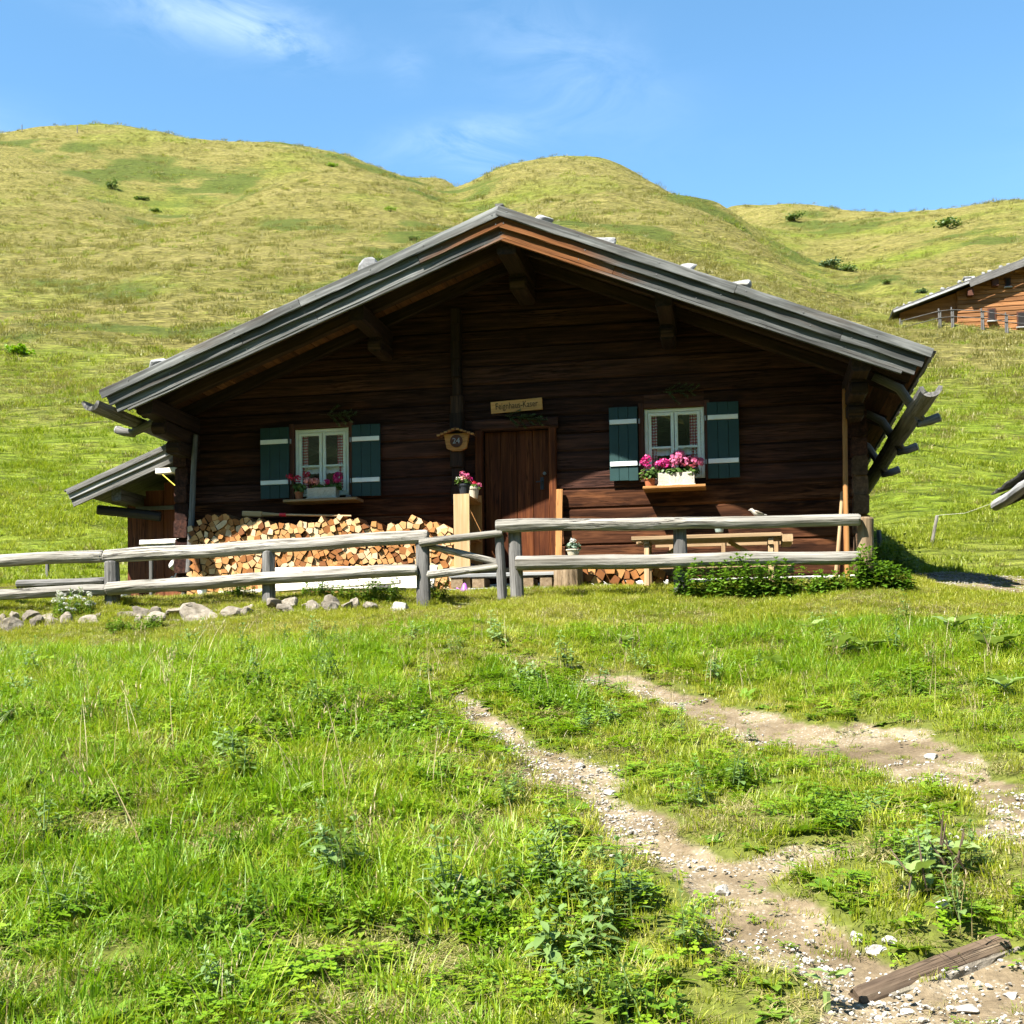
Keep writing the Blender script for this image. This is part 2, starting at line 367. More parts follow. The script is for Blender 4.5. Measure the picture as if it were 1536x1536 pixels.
def stone_mat(name, a, b, c3):
    t = NT(name); o = t.n('ShaderNodeTexCoord').outputs['Object']; oi = t.n('ShaderNodeObjectInfo').outputs['Random']
    n1 = t.noise(o, 5, 6, .65); n2 = t.noise(o, 24, 5, .7); n3 = t.noise(o, 2.5, 3, .5)
    c = t.ramp(n1, ((.3, a), (.5, b), (.72, c3))); c = t.mulv(c, t.rng(n2, .3, .7, .7, 1.2)); c = t.mulv(c, t.rng(oi, 0, 1, .8, 1.15))
    c = t.mix(t.rng(n3, .55, .68, 0, .5), c, (.12, .105, .05))
    t.bsdf(c, .9, t.bump(t.math('ADD', n2, n1), .7, .012), .2); return t.m
MT['stone'] = stone_mat('grey_brown_stone', (.085, .07, .05), (.18, .155, .12), (.28, .255, .21))
MT['roofstone'] = stone_mat('pale_roof_stone', (.14, .14, .137), (.24, .24, .235), (.36, .36, .35))
MT['gravel'] = stone_mat('white_limestone_gravel', (.22, .20, .165), (.36, .335, .29), (.50, .48, .44))

def glass_mat():
    t = NT('window_glass'); tr = t.n('ShaderNodeBsdfTransparent'); gl = t.n('ShaderNodeBsdfGlossy'); gl.inputs['Roughness'].default_value = .02
    fr = t.n('ShaderNodeFresnel'); fr.inputs['IOR'].default_value = 1.5
    mxs = t.n('ShaderNodeMixShader'); t.l(fr.outputs[0], mxs.inputs[0]); t.l(tr.outputs[0], mxs.inputs[1]); t.l(gl.outputs[0], mxs.inputs[2]); t.l(mxs.outputs[0], t.out.inputs['Surface']); return t.m
MT['glass'] = glass_mat()
def cloth(name, check):
    t = NT(name); g = t.attr('gco'); sx = t.n('ShaderNodeSeparateXYZ'); t.l(g, sx.inputs[0])
    if check:
        a = t.math('GREATER_THAN', t.math('FRACT', t.math('MULTIPLY', sx.outputs[0], 26.0)), .5); b = t.math('GREATER_THAN', t.math('FRACT', t.math('MULTIPLY', sx.outputs[2], 26.0)), .5)
        s = t.math('MULTIPLY', t.math('ADD', a, b), .5); c = t.ramp(s, ((0, (.72, .68, .68)), (.5, (.50, .16, .20)), (1, (.30, .02, .05))))
    else: c = t.mix(0.0, (.82, .83, .88), (.82, .83, .88))
    t.bsdf(c, .9, None, .1); return t.m
MT['gingham'] = cloth('red_white_gingham', True); MT['lace'] = cloth('white_lace', False)

def leafmat(name, cols, trans=.35, patchscale=.6, rough=.55, spec=.25, wide=None):
    """foliage: colour by blade, by plant and by place"""
    t = NT(name); r = t.attr('rnd', 'Fac'); oi = t.n('ShaderNodeObjectInfo').outputs['Random']; pos = t.n('ShaderNodeNewGeometry').outputs['Position']
    n1 = t.noise(pos, patchscale, 2, .6); n2 = t.noise(pos, patchscale*7, 1, .6)
    f = t.math('ADD', t.math('MULTIPLY', r, .34), t.math('MULTIPLY', oi, .16)); f = t.math('ADD', f, t.math('MULTIPLY', t.rng(n1, .3, .7, 0, 1), .34)); f = t.math('ADD', f, t.math('MULTIPLY', t.rng(n2, .3, .7, 0, 1), .16))
    c = t.ramp(f, tuple(((i+.5)/len(cols) if len(cols) < 3 else .12+.76*i/(len(cols)-1), q) for i, q in enumerate(cols)))
    b = t.n('ShaderNodeBsdfPrincipled'); t.l(c, b.inputs['Base Color']); b.inputs['Roughness'].default_value = rough*.85; b.inputs['Specular IOR Level'].default_value = spec*1.6
    tl = t.n('ShaderNodeBsdfTranslucent'); t.l(t.mix(1.0, c, (1.15, 1.2, .6), 'MULTIPLY'), tl.inputs['Color'])
    mxs = t.n('ShaderNodeMixShader'); mxs.inputs[0].default_value = trans; t.l(b.outputs[0], mxs.inputs[1]); t.l(tl.outputs[0], mxs.inputs[2]); t.l(mxs.outputs[0], t.out.inputs['Surface']); return t.m
MT['grass'] = leafmat('meadow_grass', ((.085, .150, .005), (.150, .220, .007), (.220, .275, .012), (.290, .310, .028), (.37, .34, .10)), .4)
MT['lawn'] = leafmat('short_lawn_grass', ((.115, .165, .006), (.185, .230, .010), (.250, .275, .016), (.310, .300, .040), (.37, .33, .10)), .4)
MT['lush'] = leafmat('lush_grass', ((.075, .165, .004), (.125, .230, .006), (.180, .280, .010), (.245, .315, .020)), .4)
MT['hillgrass'] = leafmat('alpine_slope_grass', ((.090, .098, .014), (.165, .158, .036), (.235, .212, .070), (.30, .265, .115)), .3, .09)
MT['hillgreen'] = leafmat('green_slope_grass', ((.115, .175, .009), (.175, .230, .013), (.235, .270, .024), (.295, .295, .05)), .4, .12)
MT['dry'] = leafmat('dry_stalks', ((.19, .14, .05), (.27, .22, .10), (.35, .30, .17)), .25)
MT['thatch'] = leafmat('dead_thatch', ((.13, .105, .03), (.21, .175, .06), (.28, .245, .11), (.20, .21, .03)), .25, 1.2)
MT['herb'] = leafmat('herb_leaves', ((.060, .130, .006), (.110, .195, .012), (.180, .265, .026)), .35, 2.0, .5)
MT['mint'] = leafmat('mint_leaves', ((.075, .135, .032), (.125, .195, .052), (.18, .255, .08)), .3, 2.0, .5)
MT['nettle'] = leafmat('nettle_leaves', ((.045, .105, .006), (.085, .165, .012), (.145, .235, .024)), .35, 2.0, .5)
MT['dock'] = leafmat('dock_leaves', ((.13, .20, .04), (.20, .275, .075), (.27, .335, .12)), .3, 2.0, .45, .4)
MT['shrub'] = leafmat('shrub_leaves', ((.040, .080, .012), (.070, .120, .020), (.11, .165, .034)), .3, 1.0)
MT['sprig'] = leafmat('spruce_needles', ((.045, .085, .035), (.075, .125, .05), (.11, .17, .075)), .2, 2.0)
MT['potleaf'] = leafmat('geranium_leaves', ((.035, .078, .010), (.068, .125, .02), (.115, .175, .04)), .3, 3.0)
MT['succulent'] = leafmat('grey_green_leaves', ((.06, .105, .066), (.105, .155, .10), (.155, .21, .14)), .2, 3.0)
for nm, cs in (('bloom_red', ((.42, .004, .03), (.58, .012, .06))), ('bloom_magenta', ((.36, .006, .10), (.46, .014, .16), (.52, .05, .24))), ('bloom_pink', ((.44, .05, .16), (.50, .11, .23), (.55, .26, .35))),
               ('bloom_salmon', ((.60, .13, .13), (.68, .28, .27), (.72, .46, .43))), ('bloom_white', ((.42, .41, .38), (.5, .49, .47)))):
    MT[nm] = leafmat(nm+'_petals', cs, .25, 8.0)

# ------------------------------------------------------------------ terrain
def hash2(ix, iy, seed):
    h = (ix.astype(np.int64)*374761393 + iy.astype(np.int64)*668265263 + seed*974634777) & 0x7fffffff
    h = ((h ^ (h >> 13))*1274126177) & 0x7fffffff
    return ((h ^ (h >> 16)) & 0xffff)/65535.0
def vnoise(x, y, seed=0):
    xi = np.floor(x); yi = np.floor(y); fx = x-xi; fy = y-yi
    fx = fx*fx*(3-2*fx); fy = fy*fy*(3-2*fy)
    a = hash2(xi, yi, seed); b = hash2(xi+1, yi, seed); c = hash2(xi, yi+1, seed); d = hash2(xi+1, yi+1, seed)
    return (a*(1-fx)+b*fx)*(1-fy)+(c*(1-fx)+d*fx)*fy - .5
def fbm(x, y, oct=4, seed=0, gain=.5):
    s = 0; a = 1
    for o in range(oct):
        s = s+a*vnoise(x, y, seed+o*17); x = x*2.03+3.1; y = y*2.03+1.7; a *= gain
    return s
def sstep(x, a, b):
    t = np.clip((x-a)/(b-a), 0, 1); return t*t*(3-2*t)

ctrl = []
def cp(px, py, Y): p = at(px, py, Y); ctrl.append((p.x, p.y, p.z))
def cw(x, y, z): ctrl.append((x, y, z))
for x in (-14, -7, 0, 5, 12):
    cw(x, -21.5, -3.3 - .03*x*0); cw(x, -16.5, -2.62)
for x in (-12, 10): cw(x, -12, -1.95); cw(x, -7, -1.2)
for px in (-200, 0, 400, 768, 1150, 1536, 1800): cp(px, 1536, -13)
for px, py in ((-300, 1055), (0, 1048), (300, 1045), (600, 1062), (900, 1072), (1200, 1070), (1536, 1055), (1900, 1040)): cp(px, py, -8.5)
for px, py in ((-300, 990), (0, 985), (300, 978), (600, 966), (900, 960), (1200, 956), (1536, 950), (1900, 945)): cp(px, py, -5.5)
for px, py in ((-300, 955), (0, 948), (170, 945), (330, 938), (480, 926), (640, 921), (780, 902), (1020, 899), (1250, 899), (1536, 906), (1900, 905)): cp(px, py, -3.0)
for px, py in ((-300, 912), (0, 908), (170, 905), (330, 903), (480, 906), (640, 908), (780, 897)): cp(px, py, -2.2)
for x in (-14, -10.5, -8, -6, -4, -2, 0, 2):
    for y in (-1.2, 2, 6, 9):
        if (x > -9 or y < 0) and (x < 1.5 or y < 0): cw(x, y, 0.0)
for x in (3, 5, 7, 10):
    cw(x, -1.6, -.19); cw(x, 0, .02); cw(x, 1.2, .16); cw(x, 2.6, .33); cw(x, 4.0, .56)
# hillside, each row: photo column and (row, Y) pairs from near to far
HILL = {
 -400: ((800, 6), (700, 14), (600, 26), (500, 44), (400, 72), (300, 120), (215, 190)),
 -150: ((860, 4), (790, 7), (700, 14), (600, 26), (500, 44), (400, 74), (330, 105), (270, 140), (205, 186)),
 60: ((868, 3), (800, 6.5), (700, 14), (600, 26), (500, 43), (430, 62), (375, 85), (335, 108), (290, 134), (240, 162), (196, 190)),
 140: ((800, 6.5), (700, 14), (600, 26), (500, 43), (430, 62), (375, 85), (345, 108), (300, 136), (235, 168), (184, 196)),
 250: ((800, 6.5), (700, 14), (600, 26), (500, 43), (430, 60), (370, 84), (328, 110), (340, 130), (306, 148), (247, 170), (200, 194)),
 400: ((600, 25), (500, 42), (420, 62), (360, 85), (310, 108), (278, 130), (306, 144), (266, 168), (221, 198)),
 520: ((520, 38), (430, 58), (360, 84), (310, 106), (264, 137), (296, 150), (262, 174), (240, 200)),
 620: ((450, 50), (370, 78), (315, 108), (276, 141), (304, 155), (288, 182), (268, 205)),
 690: ((420, 55), (370, 78), (335, 104), (312, 135), (298, 170), (290, 212)),
 745: ((380, 70), (335, 95), (305, 118), (280, 137), (261, 152), (262, 170)),
 830: ((390, 60), (340, 85), (300, 112), (270, 135), (243, 152), (250, 170)),
 915: ((420, 52), (360, 78), (310, 106), (278, 130), (252, 150), (262, 170)),
 1000: ((430, 52), (375, 78), (330, 104), (305, 126), (289, 146), (293, 162)),
 1080: ((440, 54), (385, 80), (345, 104), (322, 121), (338, 134), (334, 172), (319, 215)),
 1150: ((480, 47), (430, 66), (384, 97), (400, 111), (374, 148), (346, 188), (327, 222)),
 1210: ((520, 42), (460, 62), (425, 85), (442, 98), (398, 138), (350, 188), (325, 222)),
 1265: ((560, 36), (500, 52), (462, 75), (468, 90), (412, 128), (358, 178), (326, 216)),
 1335: ((868, 3.6), (800, 8.5), (700, 15), (600, 28), (520, 46), (478, 64), (466, 80), (420, 110), (370, 155), (328, 205)),
 1430: ((864, 4.2), (800, 9), (700, 16), (600, 29), (520, 47), (484, 62), (484, 74), (440, 100), (380, 140), (318, 188)),
 1536: ((866, 4), (800, 9), (700, 17), (600, 30), (530, 46), (494, 60), (497, 74), (440, 98), (370, 138), (306, 186)),
 1750: ((800, 9), (700, 17), (600, 30), (500, 54), (420, 95), (340, 145), (290, 190)),
 2050: ((700, 18), (600, 31), (500, 54), (400, 105), (300, 180)),
}
for px, rows in HILL.items():
    for py, Y in rows: cp(px, py, Y)
    last = ctrl[-1]; cw(last[0]*1.25, last[1]+45, last[2]-5); cw(last[0]*1.9, last[1]+170, last[2]-38)
ctrl = np.array(ctrl); APEX = 24.0
def uv(x, y):
    w = np.maximum(y+APEX, 1.0); return x/w*1.6, np.log(w), w
cu, cv_, cwt = uv(ctrl[:, 0], ctrl[:, 1])
def tpsU(r2): return np.where(r2 > 1e-12, r2*np.log(np.maximum(r2, 1e-12)), 0.0)
nC = len(ctrl)
A = np.zeros((nC+3, nC+3)); A[:nC, :nC] = tpsU((cu[:, None]-cu)**2+(cv_[:, None]-cv_)**2)+np.eye(nC)*1.2e-4
A[:nC, nC] = 1; A[:nC, nC+1] = cu; A[:nC, nC+2] = cv_; A[nC:, :nC] = A[:nC, nC:].T
sol = np.linalg.solve(A, np.concatenate([ctrl[:, 2]/cwt, np.zeros(3)]))
def hbase(x, y):
    x = np.asarray(x, float); y = np.asarray(y, float); sh = x.shape; x = x.ravel(); y = y.ravel()
    u, v, w = uv(x, y); out = np.zeros_like(x)
    for i in range(0, len(x), 20000):
        a, b = u[i:i+20000], v[i:i+20000]
        out[i:i+20000] = tpsU((a[:, None]-cu)**2+(b[:, None]-cv_)**2) @ sol[:nC] + sol[nC] + sol[nC+1]*a + sol[nC+2]*b
    z = out*w
    ter = sstep(x, -9.6, -8.9)*(1-sstep(x, 1.0, 2.0))*sstep(y, -1.7, -1.1)*(1-sstep(y, 9.2, 10.5))
    return (z*(1-ter)).reshape(sh)
def height(x, y):
    x = np.asarray(x, float); y = np.asarray(y, float)
    z = hbase(x, y)
    near = 1-sstep(y, 2, 14); hill = sstep(y, 4, 22); far = sstep(y, 20, 90)
    ter = sstep(x, -9.6, -8.9)*(1-sstep(x, 1.0, 2.0))*sstep(y, -1.7, -1.1)*(1-sstep(y, 9.2, 10.5))
    z = z + near*(1-ter)*(.10*fbm(x*.7, y*.7, 4, 3)+.03*fbm(x*4, y*4, 3, 9))
    z = z + hill*(.45*fbm(x*.11, y*.13, 4, 21)+(.20+.42*far)*fbm(x*.22+5*fbm(x*.05, y*.05, 2, 41), y*.9, 3, 31))
    z = z + far*2.2*fbm(x*.028, y*.028, 3, 51)
    return z
def gz(x, y): return float(height(np.array([x]), np.array([y]))[0])
TS = np.concatenate([np.linspace(2.0, 22, 500), np.geomspace(22.1, 260, 500)])
def ground(px, py):
    """point of the terrain seen at a photo pixel"""
    d = ray(px, py); d = d/d.y
    X = CAM.x+d.x*TS; Y = CAM.y+TS; Z = CAM.z+d.z*TS
    h = height(X, Y); k = np.argmax(h >= Z)
    if not (h >= Z).any(): k = len(TS)-1
    if k > 0:
        a, b = Z[k-1]-h[k-1], h[k]-Z[k]; q = a/max(a+b, 1e-9); t = TS[k-1]+(TS[k]-TS[k-1])*q
    else: t = TS[0]
    x, y = CAM.x+d.x*t, CAM.y+t
    return Vector((x, y, gz(x, y)))

# tracks worn into the grass: photo polylines dropped on the terrain
def poly(pts): return np.array([tuple(ground(*p))[:2] for p in pts])
RUTS = [(poly(((690, 962), (790, 985), (880, 1003), (960, 1030), (1060, 1062), (1180, 1098), (1300, 1135), (1420, 1172), (1536, 1212), (1700, 1280))), (.02, .05, .15, .23, .25, .24, .25, .28, .30, .32)),
        (poly(((640, 1010), (720, 1070), (770, 1110), (830, 1150), (900, 1195), (980, 1255), (1080, 1320), (1160, 1375), (1240, 1420), (1340, 1470), (1480, 1525), (1640, 1560))), (.03, .08, .18, .22, .19, .13, .16, .22, .23, .18, .20, .2)),
        (poly(((1290, 1085), (1340, 1100), (1400, 1135), (1470, 1180))), (.12, .2, .24, .2)),
        (poly(((1120, 1310), (1200, 1285), (1280, 1270))), (.14, .12, .06)),
        (poly(((560, 955), (640, 930), (700, 905))), (.02, .04, .10)),
        (poly(((1330, 1520), (1430, 1500), (1536, 1490), (1650, 1480))), (.22, .34, .36, .36))]
def segdist(x, y, P, W):
    best = np.full(x.shape, 9.0)
    for i in range(len(P)-1):
        a, b = P[i], P[i+1]; d = b-a; L = d@d
        t = np.clip(((x-a[0])*d[0]+(y-a[1])*d[1])/L, 0, 1)
        q = np.hypot(x-a[0]-t*d[0], y-a[1]-t*d[1])/(W[i]+(W[i+1]-W[i])*t)
        best = np.minimum(best, q)
    return best
def dirt(x, y):
    x = np.asarray(x, float); y = np.asarray(y, float); m = np.zeros(x.shape)
    n = fbm(x*2.2, y*2.2, 4, 77)
    ok = (y < -1) & (y > -16)
    for P, W in RUTS:
        q = np.full(x.shape, 9.0); q[ok] = segdist(x[ok], y[ok], P, W)
        m = np.maximum(m, 1-sstep(q+n*1.5, .35, 1.5))
    road = sstep(x, 1.9, 2.6)*sstep(y+.35*n, -1.55, -1.25)*(1-sstep(y+.6*n-.10*(x-2), 1.6, 2.4))
    return np.maximum(m, road)
def roadmask(x, y): return (x > 1.9) & (y > -1.7) & (y < 2.6)

NU, NV = 440, 640
uu = np.linspace(-1.15, .85, NU)
# finer columns where the camera looks
uu = uu + .0
ww = np.exp(np.linspace(math.log(2.2), math.log(430), NV))
GX = uu[None, :]*ww[:, None]; GY = np.repeat(ww[:, None]-APEX, NU, 1)
GZ = height(GX, GY); GD = dirt(GX, GY)
# the wheel ruts lie a little lower than the turf
GZ = GZ - .045*GD*(GY < -1.8)
def ground_z(x, y): return height(x, y) - .045*dirt(x, y)*(np.asarray(y) < -1.8)

def ground_mat():
    t = NT('meadow_ground'); pos = t.n('ShaderNodeNewGeometry').outputs['Position']; d = t.attr('dirt', 'Fac'); hl = t.attr('hill', 'Fac'); gr = t.attr('green', 'Fac')
    nA = t.noise(pos, .35, 5, .6); nB = t.noise(pos, 2.2, 6, .65); nC_ = t.noise(pos, 14, 5, .7); nD = t.noise(pos, 55, 4, .7)
    # soil between the near grass
    soil = t.ramp(nC_, ((.3, (.05, .055, .012)), (.6, (.095, .11, .018)), (.8, (.14, .14, .035))))
    # slope turf: straw coloured tops over green, streaked along the contour lines
    mp = t.mapping(pos, (.10, .55, .8)); s1 = t.noise(mp, 1, 6, .68, .6); mp2 = t.mapping(pos, (.9, 3.6, 5.0)); s2 = t.noise(mp2, 1, 5, .7, .3)
    s3 = t.noise(pos, .045, 3, .55)
    f = t.math('ADD', t.math('MULTIPLY', s1, .5), t.math('MULTIPLY', s2, .5))
    straw = t.ramp(f, ((.30, (.060, .066, .011)), (.42, (.145, .136, .030)), (.55, (.235, .205, .062)), (.70, (.325, .275, .120))))
    green = t.ramp(f, ((.30, (.065, .105, .007)), (.45, (.130, .178, .014)), (.57, (.185, .222, .024)), (.72, (.245, .25, .045))))
    turf = t.mix(t.math('ADD', gr, t.rng(s3, .45, .62, -.35, .35), clamp=True), straw, green)
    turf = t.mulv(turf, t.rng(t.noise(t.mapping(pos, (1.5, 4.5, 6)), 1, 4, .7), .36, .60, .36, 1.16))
    # dwarf shrubs and painted-in fold shade in the gullies, cattle steps along the contours
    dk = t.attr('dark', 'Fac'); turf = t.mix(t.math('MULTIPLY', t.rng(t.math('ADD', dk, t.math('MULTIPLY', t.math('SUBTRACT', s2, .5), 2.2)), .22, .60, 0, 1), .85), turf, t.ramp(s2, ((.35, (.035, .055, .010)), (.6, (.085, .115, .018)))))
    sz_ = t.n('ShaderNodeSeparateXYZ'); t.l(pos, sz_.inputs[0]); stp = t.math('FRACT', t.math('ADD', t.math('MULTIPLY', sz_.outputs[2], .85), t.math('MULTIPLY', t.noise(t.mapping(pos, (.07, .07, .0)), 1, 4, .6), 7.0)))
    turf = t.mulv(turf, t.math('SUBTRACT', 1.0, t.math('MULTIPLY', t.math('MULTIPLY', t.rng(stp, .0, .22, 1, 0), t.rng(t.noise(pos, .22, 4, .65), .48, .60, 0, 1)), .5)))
    # bare scrapes along cattle steps
    sc = t.noise(t.mapping(pos, (.16, 1.1, 1.4)), 1, 5, .6, .5); turf = t.mix(t.rng(sc, .645, .70, 0, .7), turf, (.085, .07, .03))
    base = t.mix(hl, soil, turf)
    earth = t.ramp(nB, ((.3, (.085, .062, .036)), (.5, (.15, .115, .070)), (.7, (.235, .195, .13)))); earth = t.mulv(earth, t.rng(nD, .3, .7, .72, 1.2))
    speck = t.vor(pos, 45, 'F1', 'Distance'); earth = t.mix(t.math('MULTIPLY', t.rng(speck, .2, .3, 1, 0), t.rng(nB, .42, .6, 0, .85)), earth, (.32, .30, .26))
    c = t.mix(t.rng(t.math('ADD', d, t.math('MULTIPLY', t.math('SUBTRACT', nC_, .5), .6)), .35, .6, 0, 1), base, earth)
    hgt = t.math('ADD', t.math('MULTIPLY', nD, .3), nC_)
    bn = t.n('ShaderNodeBump'); bn.inputs['Strength'].default_value = .7; bn.inputs['Distance'].default_value = .03; t.l(hgt, bn.inputs['Height'])
    b2 = t.n('ShaderNodeBump'); t.l(t.math('MULTIPLY', hl, 1.0), b2.inputs['Strength']); b2.inputs['Distance'].default_value = .55; t.l(t.math('ADD', s2, t.math('MULTIPLY', s1, .6)), b2.inputs['Height']); t.l(bn.outputs[0], b2.inputs['Normal'])
    t.bsdf(c, .95, b2.outputs[0], .1); return t.m
MT['ground'] = ground_mat()

quads = (np.arange(NV-1)[:, None]*NU+np.arange(NU-1)[None, :]).ravel()
quads = np.stack([quads, quads+1, quads+NU+1, quads+NU], 1)
fd = GD.ravel()[quads].mean(1); fx = GX.ravel()[quads].mean(1); fy = GY.ravel()[quads].mean(1)
isroad = (fd > .5) & roadmask(fx, fy); istrack = (fd > .5) & ~isroad
hillv = sstep(GY, 1.5, 6).ravel()
# greener ground close to the huts; gullies and slope faces tinted to imitate shade
grn = np.clip(1.05-sstep(GY, 14, 48)*1.0, 0, 1)
def gully(px0, py0, px1, py1, w):
    a, b = ground(px0, py0), ground(px1, py1); return np.exp(-(segdist(GX, GY, np.array([a[:2], b[:2]]), (w, w))**2))
def facemask(px0, px1, y0, y1):
    ang = GX/np.maximum(GY-CAM.y, 1); a0 = at(px0, 400, 100).x/116.5; a1 = at(px1, 400, 100).x/116.5; return sstep(ang, a0-.02, a0+.02)*(1-sstep(ang, a1-.02, a1+.02))*sstep(GY, y0-3, y0+3)*(1-sstep(GY, y1-4, y1+4))
grn = np.maximum(grn, .55*facemask(120, 690, 146, 192)*(.5+1.6*fbm(GX*.05, GY*.05, 3, 65))); grn = np.maximum(grn, .75*facemask(1040, 1420, 100, 190)*(.55+1.4*fbm(GX*.05, GY*.05, 3, 66)))
for g5 in ((1500, 480, 1340, 470, 9), (1300, 410, 1200, 350, 10), (690, 320, 690, 300, 8), (200, 310, 230, 320, 9), (0, 530, 60, 535, 5), (1260, 440, 1150, 345, 9)): grn = np.maximum(grn, gully(*g5)*.9)
for t4 in ((1000, 292, 1150, 386), (1150, 386, 1262, 458), (60, 372, 300, 360), (520, 262, 640, 282)): grn = grn-1.2*np.exp(-segdist(GX, GY, np.array([ground(t4[0], t4[1])[:2], ground(t4[2], t4[3])[:2]]), (2.6, 2.2))**2)*(GY > 40)
grn = np.where(GY > 60, grn*.5, grn).ravel()
drk = np.zeros(GX.shape)  # shade of gullies and folds painted along lines, with dark growth
for line, w in ((((20, 215), (120, 232), (165, 272), (200, 306), (240, 322), (330, 312)), 6.5), (((210, 250), (300, 285), (380, 268)), 7), (((655, 292), (685, 318), (650, 360), (600, 400), (520, 430)), 5.0), (((690, 292), (700, 330)), 5), (((840, 330), (900, 345), (960, 350)), 4), (((1060, 310), (1120, 345), (1190, 395), (1250, 430)), 6), (((1200, 330), (1270, 345), (1320, 335)), 6), (((1250, 400), (1330, 425)), 5), (((1440, 345), (1500, 360)), 5), (((0, 470), (120, 490), (320, 492)), 2.2), (((0, 505), (140, 520), (260, 545)), 1.8), (((60, 420), (200, 440)), 2.0), (((400, 330), (520, 345)), 3), (((420, 215), (520, 245), (620, 270)), 4)):
    P5 = np.array([tuple(ground(*p))[:2] for p in line]); drk = np.maximum(drk, np.exp(-segdist(GX, GY, P5, (w,)*len(P5))**2))
drk = np.clip(drk*(.55+2.2*fbm(GX*.16, GY*.3, 4, 68)), 0, 1).ravel()
def sheet(name, sel, kind='structure'):
    q = quads[sel]; used, inv = np.unique(q.ravel(), return_inverse=True)
    V = np.stack([GX.ravel()[used], GY.ravel()[used], GZ.ravel()[used]], 1)
    me = bpy.data.meshes.new(name); me.from_pydata(V.tolist(), [], inv.reshape(-1, 4).tolist())
    for an, arr in (('dirt', GD.ravel()), ('hill', hillv), ('green', grn), ('dark', drk)):
        a = me.attributes.new(an, 'FLOAT', 'POINT'); a.data.foreach_set('value', arr[used].astype(np.float32))
    me.materials.append(MT['ground']); me.polygons.foreach_set('use_smooth', np.ones(len(q), dtype=bool)); me.update()
    o = bpy.data.objects.new(name, me); COL.objects.link(o); o['kind'] = kind; return o
near = fy < 3.0
def forest_mat():
    t = NT('distant_forest'); pos = t.n('ShaderNodeNewGeometry').outputs['Position']; c = t.ramp(t.noise(pos, .05, 4, .6), ((.35, (.018, .036, .012)), (.55, (.04, .065, .02)), (.7, (.10, .13, .035)))); t.bsdf(c, .95, None, .05); return t.m
MT['forest'] = forest_mat()
# unseen valley side added behind the camera to darken pane reflections and sky fill
vx = np.linspace(-700, 700, 71); vy = np.linspace(-22.2, -620, 60); VX, VY = np.meshgrid(vx, vy); dd_ = -22.2-VY
VZ = -3.4-.12*np.minimum(dd_, 160)+.62*np.clip(dd_-190, 0, None)+sstep(dd_, 20, 200)*28*fbm(VX*.008, VY*.008, 4, 61)
me = bpy.data.meshes.new('valley_side'); nxv = len(vx); me.from_pydata(np.stack([VX.ravel(), VY.ravel(), VZ.ravel()], 1).tolist(), [], [(r*nxv+c_+nxv, r*nxv+c_+nxv+1, r*nxv+c_+1, r*nxv+c_) for r in range(len(vy)-1) for c_ in range(nxv-1)])
me.materials.append(MT['forest']); o = bpy.data.objects.new('valley_side', me); COL.objects.link(o); o['kind'] = 'structure'
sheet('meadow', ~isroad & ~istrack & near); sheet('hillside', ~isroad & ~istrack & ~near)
sheet('dirt_track', istrack); sheet('gravel_road', isroad)

# ------------------------------------------------------------------ the hut
YF = -1.6                                   # plane of the barge boards
RL, RA, RR = at(157, 586, YF), at(750, 312, YF), at(1395, 524, YF)      # roof outline, top edge
XL, XR = at(284, 800, 0).x, at(1288, 800, 0).x                          # wall corners
YB = 8.2
def ztop(x):
    if x < RA.x: return RA.z+(RL.z-RA.z)*(RA.x-x)/(RA.x-RL.x)
    return RA.z+(RR.z-RA.z)*(x-RA.x)/(RR.x-RA.x)
HUT_C = Vector(((XL+XR)/2, 0, 0))
hut = thing('alpine_hut', 'dark weathered log hut with green shutters and wide plank-edged gable roof', 'hut', HUT_C)

def rect(x0, y0, x1, y1, Y=0):
    a, b = at((x0+x1)/2, y0, Y), at((x0+x1)/2, y1, Y); l, r = at(x0, (y0+y1)/2, Y), at(x1, (y0+y1)/2, Y)
    return l.x, r.x, b.z, a.z              # x0, x1, z0, z1
WINL = rect(443, 643, 524, 744); WINR = rect(967, 612, 1057, 718); DOOR = rect(726, 645, 825, 852)
OPEN = [WINL, WINR, DOOR]
PL = .17                                    # plinth height
def log_piece(x0, x1, z0, z1):
    m = MB(); n = max(1, int((x1-x0)/.5)); y = .085+random.uniform(-.012, .012)
    m.beam((x0, y, (z0+z1)/2), (x1, y, (z0+z1)/2), .18, z1-z0+.004, n=n, ch=.028, wob=.005)
    m.v = [(min(max(p[0], RA.x-(RA.z-.10-p[2])/(RA.z-RL.z)*(RA.x-RL.x)), RA.x+(RA.z-.10-p[2])/(RA.z-RR.z)*(RR.x-RA.x)), p[1], min(p[2], RA.z-.12)) for p in m.v]
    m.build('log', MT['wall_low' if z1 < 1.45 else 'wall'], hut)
z = PL; course = .245
